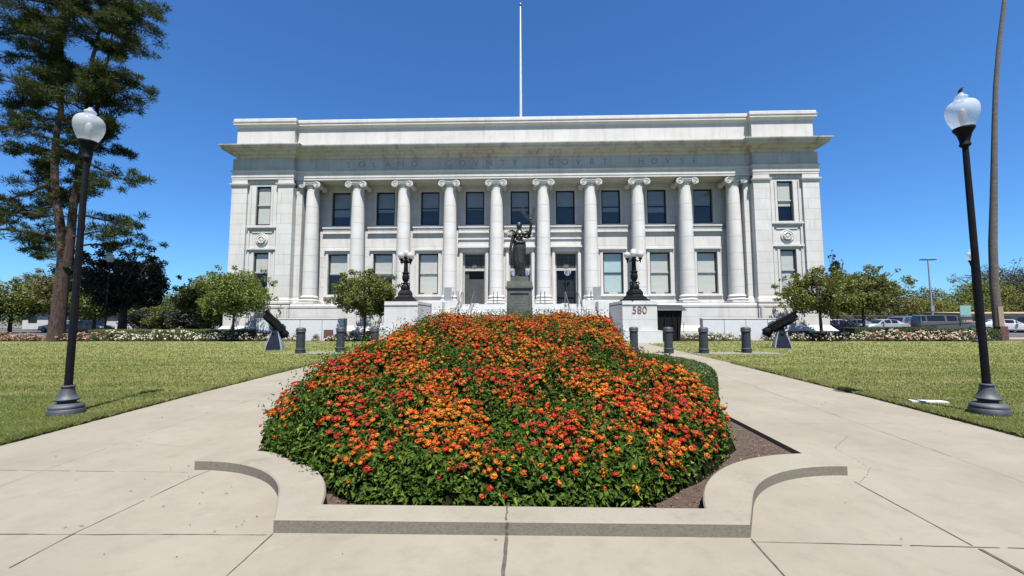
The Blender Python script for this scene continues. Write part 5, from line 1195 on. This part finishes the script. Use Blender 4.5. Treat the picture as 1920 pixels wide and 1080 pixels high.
for dx, tx in ((-1, -.30), (1, .13)):
    b = MB(); p = [Vector((.42-dx*.10, -.10, 2.16)), Vector((.42, -.10, 2.30)), Vector((.42+tx*.45, -.10, 2.45)), Vector((.42+tx*.85, -.09, 2.60)), Vector((.42+tx, -.08, 2.74))]
    b.tube([(SX+q.x, SY+q.y, 2.86+q.z) for q in p], [.011, .011, .009, .007, .004], 6)
    for i in range(9):
        t = i/8*2.9+1; k = min(3, int(t)); c = p[k].lerp(p[k+1], t-k) if k < 4 else p[4]
        d = (p[4]-p[1]).normalized()
        for s_ in (-1, 1):
            o_ = Vector((-d.z, 0, d.x))*s_; e_ = c+(d*.8+o_*.75)*.105; m_ = (c+e_)/2; w_ = (d*.75-o_*.8)*.018
            q = [c, m_+w_, e_, m_-w_]; b.add([(SX+a_.x, SY+a_.y-.004, 2.86+a_.z) for a_ in q]+[(SX+a_.x, SY+a_.y+.004, 2.86+a_.z) for a_ in q], [(0, 1, 2, 3), (7, 6, 5, 4), (0, 4, 5, 1), (1, 5, 6, 2), (2, 6, 7, 3), (3, 7, 4, 0)])
    b.build('laurel_branch', M['steel'] if 0 else M['bronze_dark'], st)
# fingers of both hands
for (hx, hy, hz, up_) in ((-.37, -.08, 1.12, -1), (.42, -.10, 2.31, 1)):
    b = MB()
    for i in range(5):
        l = (.085, .10, .105, .095, .06)[i]; ox = -.03+.014*i if i < 4 else .04*up_
        b.tube([(SX+hx+ox, SY+hy-.015, 2.86+hz), (SX+hx+ox, SY+hy-.04, 2.86+hz+up_*l*.45), (SX+hx+ox*.8, SY+hy-.03, 2.86+hz+up_*l*.8), (SX+hx+ox*.6, SY+hy-.005, 2.86+hz+up_*l*.85)], [.011, .010, .009, .006], 6)
    b.build('fingers', M['bronze_dark'], st, smooth=60)

# ------------------------------------------------------------------ gun memorials
def gun(x, y, rz, az, el, label, s=1.0):
    r = empty('captured_gun', (x, y, 0), label, 'cannon', 'gun memorials on the lawns')
    b = MB(); n = 8
    lv = [(.40, 0), (.36, .2), (.30, .42), (.22, .66), (.15, .88), (.11, 1.06)]
    for (h0, z0), (h1, z1) in zip(lv, lv[1:]): b.hexa([(-h0, -h0*.62, z0), (h0, -h0*.62, z0), (h0, h0*.62, z0), (-h0, h0*.62, z0)], [(-h1, -h1*.62, z1), (h1, -h1*.62, z1), (h1, h1*.62, z1), (-h1, h1*.62, z1)])
    b.build('pedestal', M['gun_grey'], r, off=(0, 0, 0)).rotation_euler = (0, 0, rz)
    b = MB()
    for (h0, z0), (h1, z1) in zip(lv, lv[1:]):
        q0, q1 = h0*.84, h1*.84; b.hexa([(-q0, -h0*.62-.035, z0), (q0, -h0*.62-.035, z0), (q0, -h0*.62-.002, z0), (-q0, -h0*.62-.002, z0)], [(-q1, -h1*.62-.035, z1), (q1, -h1*.62-.035, z1), (q1, -h1*.62-.002, z1), (-q1, -h1*.62-.002, z1)])
    b.build('front_plate', M['gun_navy'], r, off=(0, 0, 0)).rotation_euler = (0, 0, rz)
    d = Vector((math.sin(az)*math.cos(el), -math.cos(az)*math.cos(el), math.sin(el))); T = d.to_track_quat('Y', 'Z').to_matrix(); C = Vector((0, 0, 1.24))
    def loc(b, name, mat, sm=40):
        b.v = [tuple((T @ Vector(p))*s+C) for p in b.v]; return b.build(name, mat, r, smooth=sm, off=(0, 0, 0))
    RX = Matrix.Rotation(-PI/2, 3, 'X')     # lathe z -> +y
    b = MB(); b.box(-.20, .20, -.55, .62, -.17, .10); b.box(-.14, .14, -.50, .80, -.24, -.172); b.box(-.235, -.202, -.3, .45, -.12, .02); b.box(.202, .235, -.3, .45, -.12, .02)
    b.box(-.17, .17, .40, .86, -.15, .06); loc(b, 'cradle', M['gun_black'], 30)
    for sx in (-.105, .105):
        b = MB(); b.lathe([(.105, -.55), (.11, -.3), (.10, .2), (.085, .7), (.085, .92), (.098, .93), (.098, 1.0), (.06, 1.0), (.055, .9), (.001, .9)], 18, (sx, 0, .15), RX); loc(b, 'barrel', M['gun_black'])
    b = MB(); b.lathe([(.10, -.95), (.20, -.93), (.235, -.86), (.235, -.62), (.20, -.55), (.12, -.54)], 22, (0, 0, -.02), RX); b.lathe([(.05, -1.02), (.08, -1.0), (.08, -.94)], 12, (0, 0, -.02), RX); b.box(-.03, .03, -.90, -.72, -.34, -.2); loc(b, 'breech', M['gun_black'])
    for sx in (-.25, .25):
        b = MB()
        b.lathe([(.12, -.03), (.13, 0), (.12, .03)], 18, (sx, -.35, -.02), Matrix.Rotation(PI/2, 3, 'Y')); b.tube([(sx*1.0, -.2, -.3), (sx*1.1, .0, -.34), (sx*.9, .15, -.25)], .025, 6)
        loc(b, 'wheel_gear', M['gun_black'])
    b = MB(); b.tube([(.12, -.1, .30), (.12, .3, .30)], .02, 6); b.tube([(-.12, .5, .26), (-.12, .5, .34), (-.12, .56, .34)], .012, 6); b.box(-.05, .05, -.5, -.2, .262, .33); loc(b, 'sight', M['steel'])
    return r
gun(-12.1, 19.6, .25, math.radians(-48), math.radians(48), 'black twin barreled gun on a tapered pedestal on the left lawn', .80)
gun(13.0, 20.9, -.25, math.radians(58), math.radians(33), 'black twin barreled gun on a tapered pedestal on the right lawn', .95)

# ------------------------------------------------------------------ panel walls, bin, boards, slab
def panel_wall(x0, x1, y, h, dark_end, label):
    r = empty('panel_wall', ((x0+x1)/2, y, 0), label, 'wall', 'pale panel walls before the courthouse'); n = 4; w_ = (x1-x0)/n
    for i in range(n):
        b = MB(); b.box(x0+i*w_+.018, x0+(i+1)*w_-.018, y-.09, y+.09, 0, h-.05); b.build('panel', M['wall_panel'], r)
    b = MB(); b.box(x0-.03, x1+.03, y-.12, y+.12, h-.048, h); b.build('coping', M['plain'], r)
    b = MB(); b.box(x0+.02, x1-.02, y-.05, y+.05, -.05, h-.06); b.build('core', M['bld_grey'], r)
    b = MB(); xe = x1+.07 if dark_end > 0 else x0-.07; b.box(xe-.035, xe+.035, y-.13, y+.13, 0, h+.0); b.build('end_post', M['steel'], r)
panel_wall(-19.0, -12.65, 28.55, 1.56, 1, 'pale blue white panel wall behind the left gun memorial')
panel_wall(12.4, 18.3, 28.55, 1.52, -1, 'pale blue white panel wall behind the right gun memorial')
for x, z, lb in ((-13.3, .78, 'low red brown board beside the end of the left panel wall'), (-10.35, .72, 'low red brown board beneath the bushy center tree')):
    r = empty('wooden_board', (x, 27.5, 0), lb, 'board'); b = MB(); b.box(x-.32, x+.32, 27.48, 27.53, .15, z); b.build('plank', M['redbrown'], r)
    b = MB(); b.box(x-.25, x-.18, 27.535, 27.6, -.05, z-.05); b.box(x+.18, x+.25, 27.535, 27.6, -.05, z-.05); b.build('post', M['redbrown'], r)
r = empty('black_bin', (9.75, 27.9, 0), 'black metal bin with overhanging lid beside the numbered pedestal', 'bin')
b = MB(); b.hexa([(9.0, 27.2, .05), (10.35, 27.2, .05), (10.35, 28.6, .05), (9.0, 28.6, .05)], [(8.92, 27.1, 2.02), (10.50, 27.1, 2.02), (10.50, 28.7, 2.02), (8.92, 28.7, 2.02)])
for x in (9.35, 9.85, 10.2): b.box(x-.02, x+.02, 27.05, 27.2, .2, 1.95)
b.build('body', M['gun_black'], r)
b = MB(); b.box(8.85, 10.72, 26.98, 28.8, 2.023, 2.10); b.hexa([(8.85, 26.98, 2.102), (10.72, 26.98, 2.102), (10.72, 28.8, 2.102), (8.85, 28.8, 2.102)], [(9.0, 27.2, 2.42), (10.5, 27.2, 2.40), (10.5, 28.8, 2.46), (9.0, 28.8, 2.46)]); b.build('lid', M['frame'], r)
b = MB(); b.tube([(8.86, 26.95, 2.06), (10.75, 26.95, 2.06)], .028, 8); b.tube([(10.52, 27.08, .6), (10.52, 27.0, .65), (10.52, 27.0, 1.2), (10.52, 27.08, 1.25)], .02, 6); b.build('handle', M['steel'], r)
b = MB(); c, s_ = math.cos(-.17), math.sin(-.17)
q = lambda u, v_: (7.08+u*c-v_*s_, 7.42+u*s_+v_*c)
b.hexa([(*q(-.27, -.05), 0), (*q(.27, -.07), 0), (*q(.27, .07), 0), (*q(-.27, .07), 0)], [(*q(-.27, -.05), .06), (*q(.27, -.07), .06), (*q(.26, .07), .06), (*q(-.26, .07), .06)])
o = b.build('concrete_marker', M['plain'], loc=(7.08, 7.42, 0)); tag(o, 'narrow white concrete marker flush in the grass left of the right lamp post', 'marker')
r = empty('ramp_handrail', (27, 29, 0), 'thin black handrail along the ramp behind the right roses', 'railing')
b = MB(); b.tube([(25.4, 28.9, .75), (27.5, 29.1, .95), (31.5, 29.5, 1.15)], .03, 6); b.tube([(25.4, 28.9, .45), (27.5, 29.1, .62), (31.5, 29.5, .8)], .02, 6); b.build('rail', M['iron'], r)
for x in (25.4, 27.5, 29.5, 31.5): b = MB(); b.tube([(x, 28.9+(x-25.4)*.1, -.05), (x, 28.9+(x-25.4)*.1, .8)], .025, 6); b.build('post', M['iron'], r)

# ------------------------------------------------------------------ parking lot: lamp, fence, cars
r = empty('parking_lot_lamp', (49.0, 50, 0), 'tall grey parking lot lamp with two flat heads', 'street lamp')
b = MB(); b.lathe([(.11, .8), (.09, 4), (.07, 8.55)], 10, (49.0, 50, 0)); b.build('pole', M['gun_grey'], r, smooth=40)
b = MB(); b.lathe([(.32, -.06), (.32, .85), (.28, .9)], 16, (49.0, 50, 0)); b.build('footing', M['plain'], r, smooth=40)
for s2 in (-1, 1): b = MB(); u0, u1 = sorted((49.0+s2*.1, 49.0+s2*.85)); b.box(u0, u1, 49.8, 50.2, 8.5, 8.6); b.build('lamp_head', M['frame'], r)
b = MB(); b.box(48.8, 49.2, 49.86, 49.9, 2.3, 2.95); b.build('sign', M['bld_grey'], r)
def fence(x0, x1, y, h, step, label):
    r = empty('chain_fence', (x0, y, 0), label, 'fence'); b = MB(); b.tube([(x0, y, h), (x1, y, h)], .03, 5); b.tube([(x0, y, .12), (x1, y, .12)], .03, 5)
    x = x0
    while x < x1:      # diamond mesh
        b.tube([(x, y, .1), (min(x1, x+h), y, h)], .008, 3); b.tube([(min(x1, x+h), y, .1), (x, y, h)], .008, 3); x += .35
    b.build('mesh', M['steel'], r); x = x0
    while x <= x1: b = MB(); b.tube([(x, y, -.1), (x, y, h+.05)], .04, 6); b.build('post', M['steel'], r); x += step
fence(46, 84, 62, 1.9, 3.2, 'grey chain link fence behind the parked cars')
def car(name, label, x, y, rz, paint, kind='sedan', cat='car', s=1.0, prop=False):
    r = empty(name, (x, y, -.06), label, cat, 'cars parked beyond the lawns')
    K = {'sedan': dict(L=4.6, W=.90, bonnet=.92, belt=.98, roof=1.45, st=[-2.3, -2.2, -1.65, -.95, -.2, .55, 1.15, 2.05, 2.3], rf=[0, 0, 0, 1, 1, 1, 0, 0, 0], zt=[.78, .95, 1.0, 1.38, 1.46, 1.40, .96, .82, .62]),
         'suv': dict(L=4.8, W=.95, bonnet=1.05, belt=1.12, roof=1.75, st=[-2.4, -2.34, -2.15, -1.9, -.4, .5, 1.15, 2.15, 2.4], rf=[0, 0, 1, 1, 1, 1, 0, 0, 0], zt=[.9, 1.12, 1.62, 1.74, 1.78, 1.70, 1.14, 1.02, .75]),
         'big': dict(L=5.2, W=1.02, bonnet=1.15, belt=1.2, roof=1.92, st=[-2.6, -2.56, -2.45, -2.1, -.4, .55, 1.05, 2.4, 2.6], rf=[0, 0, 1, 1, 1, 1, 0, 0, 0], zt=[1.0, 1.2, 1.84, 1.9, 1.92, 1.86, 1.2, 1.12, .85])}[kind]
    W = K['W']; belt = K['belt']; b = MB(); rows = []
    for sx, rf, zt in zip(K['st'], K['rf'], K['zt']):
        e_ = W*(1-.10*(abs(sx)/K['L']*2)**4); bl = min(belt, zt)
        top = [(e_*.78, zt-.03), (e_*.5, zt)] if rf else [(e_*.88, max(zt-.02, bl)), (e_*.5, zt+.01)]
        hp = [(e_*.86, .22), (e_*.98, .35), (e_, .62), (e_*.97, bl-.06 if not rf else bl-.02), (e_*.93, bl if rf else zt-.06)]+top
        rows.append([(sx, -p, z) for p, z in hp]+[(sx, p, z) for p, z in reversed(hp)])
    n = len(rows[0]); vs = [p for q in rows for p in q]
    b.add(vs, [(i*n+j, i*n+(j+1) % n, (i+1)*n+(j+1) % n, (i+1)*n+j) for i in range(len(rows)-1) for j in range(n)]); b.add(rows[0], [tuple(range(n))]); b.add(rows[-1], [tuple(reversed(range(n)))])
    body = b.build('body', paint, r, smooth=35, off=(0, 0, 0))
    # glazing set just proud of the cabin
    def P_(i, j, out=.012): p = Vector(rows[i][j]); c = Vector((p.x, 0, 1.0)); d = Vector((0, p.y, .25)).normalized(); return p+d*out
    rfi = [i for i, f in enumerate(K['rf']) if f]
    for sd in (0, 1):
        g = MB()
        for i0, i1 in zip(rfi, rfi[1:]):
            js = (4, 5) if not sd else (n-5, n-6); q = [P_(i0, js[0]), P_(i1, js[0]), P_(i1, js[1]), P_(i0, js[1])]
            c = sum(q, Vector())/4; q = [c+(p-c)*.86 for p in q]; g.add([tuple(p) for p in q], [(0, 1, 2, 3)])
        i1 = rfi[-1]; q = [P_(i1, js[0]), P_(i1+1, js[0]), P_(i1, js[1])]; c = sum(q, Vector())/3; g.add([tuple(c+(p-c)*.75) for p in q], [(0, 1, 2)])
        g.build('side_window', M['carglass'], r, off=(0, 0, 0))
    for nm, a_, c_ in (('windscreen', rfi[-1], rfi[-1]+1), ('rear_window', rfi[0], rfi[0]-1)):
        g = MB(); q = [Vector(rows[a_][5]), Vector(rows[c_][5]), Vector(rows[c_][n-6]), Vector(rows[a_][n-6])]; m_ = sum(q, Vector())/4; nn = Vector(((1 if nm == 'windscreen' else -1)*.6, 0, .8))*.03; g.add([tuple(m_+(p-m_)*.86+nn) for p in q], [(0, 1, 2, 3)]); g.build(nm, M['carglass'], r, off=(0, 0, 0))
    wr = .33 if kind == 'sedan' else .38
    for wx in (-K['L']*.31, K['L']*.32):
        for sy in (-1, 1):
            T = Matrix.Rotation(PI/2*sy, 3, 'X'); g = MB(); g.lathe([(wr*.6, -.11), (wr, -.10), (wr, .10), (wr*.62, .11)], 20, (wx, sy*(W-.10), wr), T); ty = g.build('wheel', M['tyre'], r, smooth=40, off=(0, 0, 0))
            g = MB(); g.lathe([(.001, -.118), (wr*.15, -.118), (wr*.62, -.10)], 12, (wx, sy*(W-.09), wr), T, flute=.0); g.lathe([(wr*.62, .0), (wr*.55, .118), (.001, .105)], 12, (wx, sy*(W-.10), wr), T) if 0 else None; g.v = [(a_, b_+sy*.0, c_) for a_, b_, c_ in g.v]; g.lathe([(wr*.64, .08), (wr*.60, .122), (wr*.2, .10), (.001, .12)], 14, (wx, sy*(W-.10), wr), Matrix.Rotation(-PI/2*sy, 3, 'X')); g.build('rim', M['rim'], ty, off=(0, 0, 0))
    f = K['L']/2
    for sy in (-1, 1):
        g = MB(); g.box(f-.16, f+.012, min(sy*W*.55, sy*W*.86), max(sy*W*.55, sy*W*.86), .62, .78); g.build('headlight', M['lampwhite'], r, off=(0, 0, 0))
        g = MB(); g.box(-f-.012, -f+.2, min(sy*W*.60, sy*W*.88), max(sy*W*.60, sy*W*.88), .78, .95); g.build('tail_light', M['lampred'], r, off=(0, 0, 0))
        g = MB(); g.box(.62, .80, min(sy*(W+.02), sy*(W+.16)), max(sy*(W+.02), sy*(W+.16)), belt-.02, belt+.12); g.build('mirror', paint, r, off=(0, 0, 0))
    g = MB(); g.box(f-.05, f+.03, -W*.5, W*.5, .5, .74); g.build('grille', M['frame'], r, off=(0, 0, 0)); g = MB(); g.box(f-.1, f+.06, -W*.88, W*.88, .24, .46); g.box(-f-.06, -f+.1, -W*.88, W*.88, .26, .50); g.build('bumper', M['bld_grey'] if kind == 'sedan' else M['rim'], r, off=(0, 0, 0))
    g = MB(); g.box(-f*.8, f*.8, -W*.8, W*.8, .16, .26); g.build('underbody', M['tyre'], r, off=(0, 0, 0))
    r.rotation_euler = (0, 0, rz); return r
silver = carpaint('paint_silver', (.50, .52, .54)); grey = carpaint('paint_grey', (.20, .215, .24)); taupe = carpaint('paint_taupe', (.15, .14, .135)); white = carpaint('paint_white', (.75, .76, .76), 0); maroon = carpaint('paint_maroon', (.05, .015, .02)); blue = carpaint('paint_blue_grey', (.18, .25, .33)); black = carpaint('paint_black', (.02, .02, .022))
car('parked_car', 'silver low coupe parked behind the clipped hedge at right', 40.6, 47, PI, silver)
car('parked_car', 'blue grey sedan parked left of the silver coupe', 39.0, 48.8, PI*.75, blue)
car('parked_car', 'white hatchback partly hidden nearest the courthouse corner', 38.2, 51, PI*.9, white)
car('parked_car', 'grey sport utility car parked between the coupe and the tall wagon', 43.6, 48.4, PI*1.15, grey, 'suv')
car('parked_car', 'small silver car seen from behind at the left of the big wagon', 46.2, 50.5, PI*.6, silver, 'suv')
car('parked_car', 'large taupe sport utility wagon at the parking lot lamp', 45.6, 45.2, -.28, taupe, 'big')
car('parked_car', 'white car beside the palm trunk', 52.0, 45.5, -.5, white)
car('parked_car', 'dark maroon car at the right edge of the lot', 56.0, 46.3, PI+.2, maroon, 'suv')
car('parked_car', 'black car parked behind the conifer and lamp pole at left', -50.5, 46, 0, black)
car('parked_car', 'white car parked left of the conifer trunk', -57, 49, PI, white)
# ------------------------------------------------------------------ far buildings
def building(name, label, x0, x1, y0, y1, h, wallm, roofm, nw, doorx=None):
    r = empty(name, ((x0+x1)/2, y0, 0), label, 'building'); ops = [(x0+(i+.5)*(x1-x0)/nw-.8, x0+(i+.5)*(x1-x0)/nw+.8, .9, min(2.1, h-.5)) for i in range(nw)]
    b = MB(); wall(b, x0, x1, -.1, h, y0, ops, .2); b.add([(x0, y0, -.1), (x0, y0, h), (x0, y1, h), (x0, y1, -.1)], [(0, 1, 2, 3)]); b.add([(x1, y0, -.1), (x1, y1, -.1), (x1, y1, h), (x1, y0, h)], [(0, 1, 2, 3)]); b.build('wall', wallm, r)
    for o in ops: b = MB(); b.box(o[0]+.003, o[1]-.003, y0+.12, y0+.19, o[2]+.003, o[3]-.003); b.build('window', M['carglass'], r)
    b = MB(); b.hexa([(x0-.4, y0-.5, h+.003), (x1+.4, y0-.5, h+.003), (x1+.4, y1+.4, h+.003), (x0-.4, y1+.4, h+.003)], [(x0-.4, y0-.5, h+.2), (x1+.4, y0-.5, h+.2), (x1+.4, y1, h+.5), (x0-.4, y1, h+.5)]); b.build('roof', roofm, r)
building('low_building', 'low white building with brown roof left of the conifer trunk', -84, -70, 66, 76, 2.6, M['bld_white'], M['roof_red'], 4)
building('low_building', 'low white building between the conifer and lamp pole', -70, -62.5, 64, 72, 2.4, M['bld_white'], M['bld_grey'], 2)
building('low_building', 'low blue grey building behind the pale young tree', -52, -36, 62, 70, 2.8, M['bld_grey'], M['bld_grey'], 4)
building('low_building', 'low tan building behind the parked cars at right', 86, 108, 82, 90, 2.3, M['bld_tan'], M['bld_tan'], 4)
building('low_building', 'small white building beside the purple bushes', 41, 47, 66, 72, 3.2, M['bld_white'], M['bld_grey'], 1)
r = empty('green_sign', (83.5, 79, 0), 'small pale green sign above the tall wagon', 'sign'); b = MB(); b.box(82.6, 84.6, 79, 79.1, 1.8, 3.9); b.build('panel', M['sign_green'], r); b = MB(); b.tube([(83.6, 79.15, -.1), (83.6, 79.15, 1.9)], .07, 6); b.build('post', M['steel'], r)
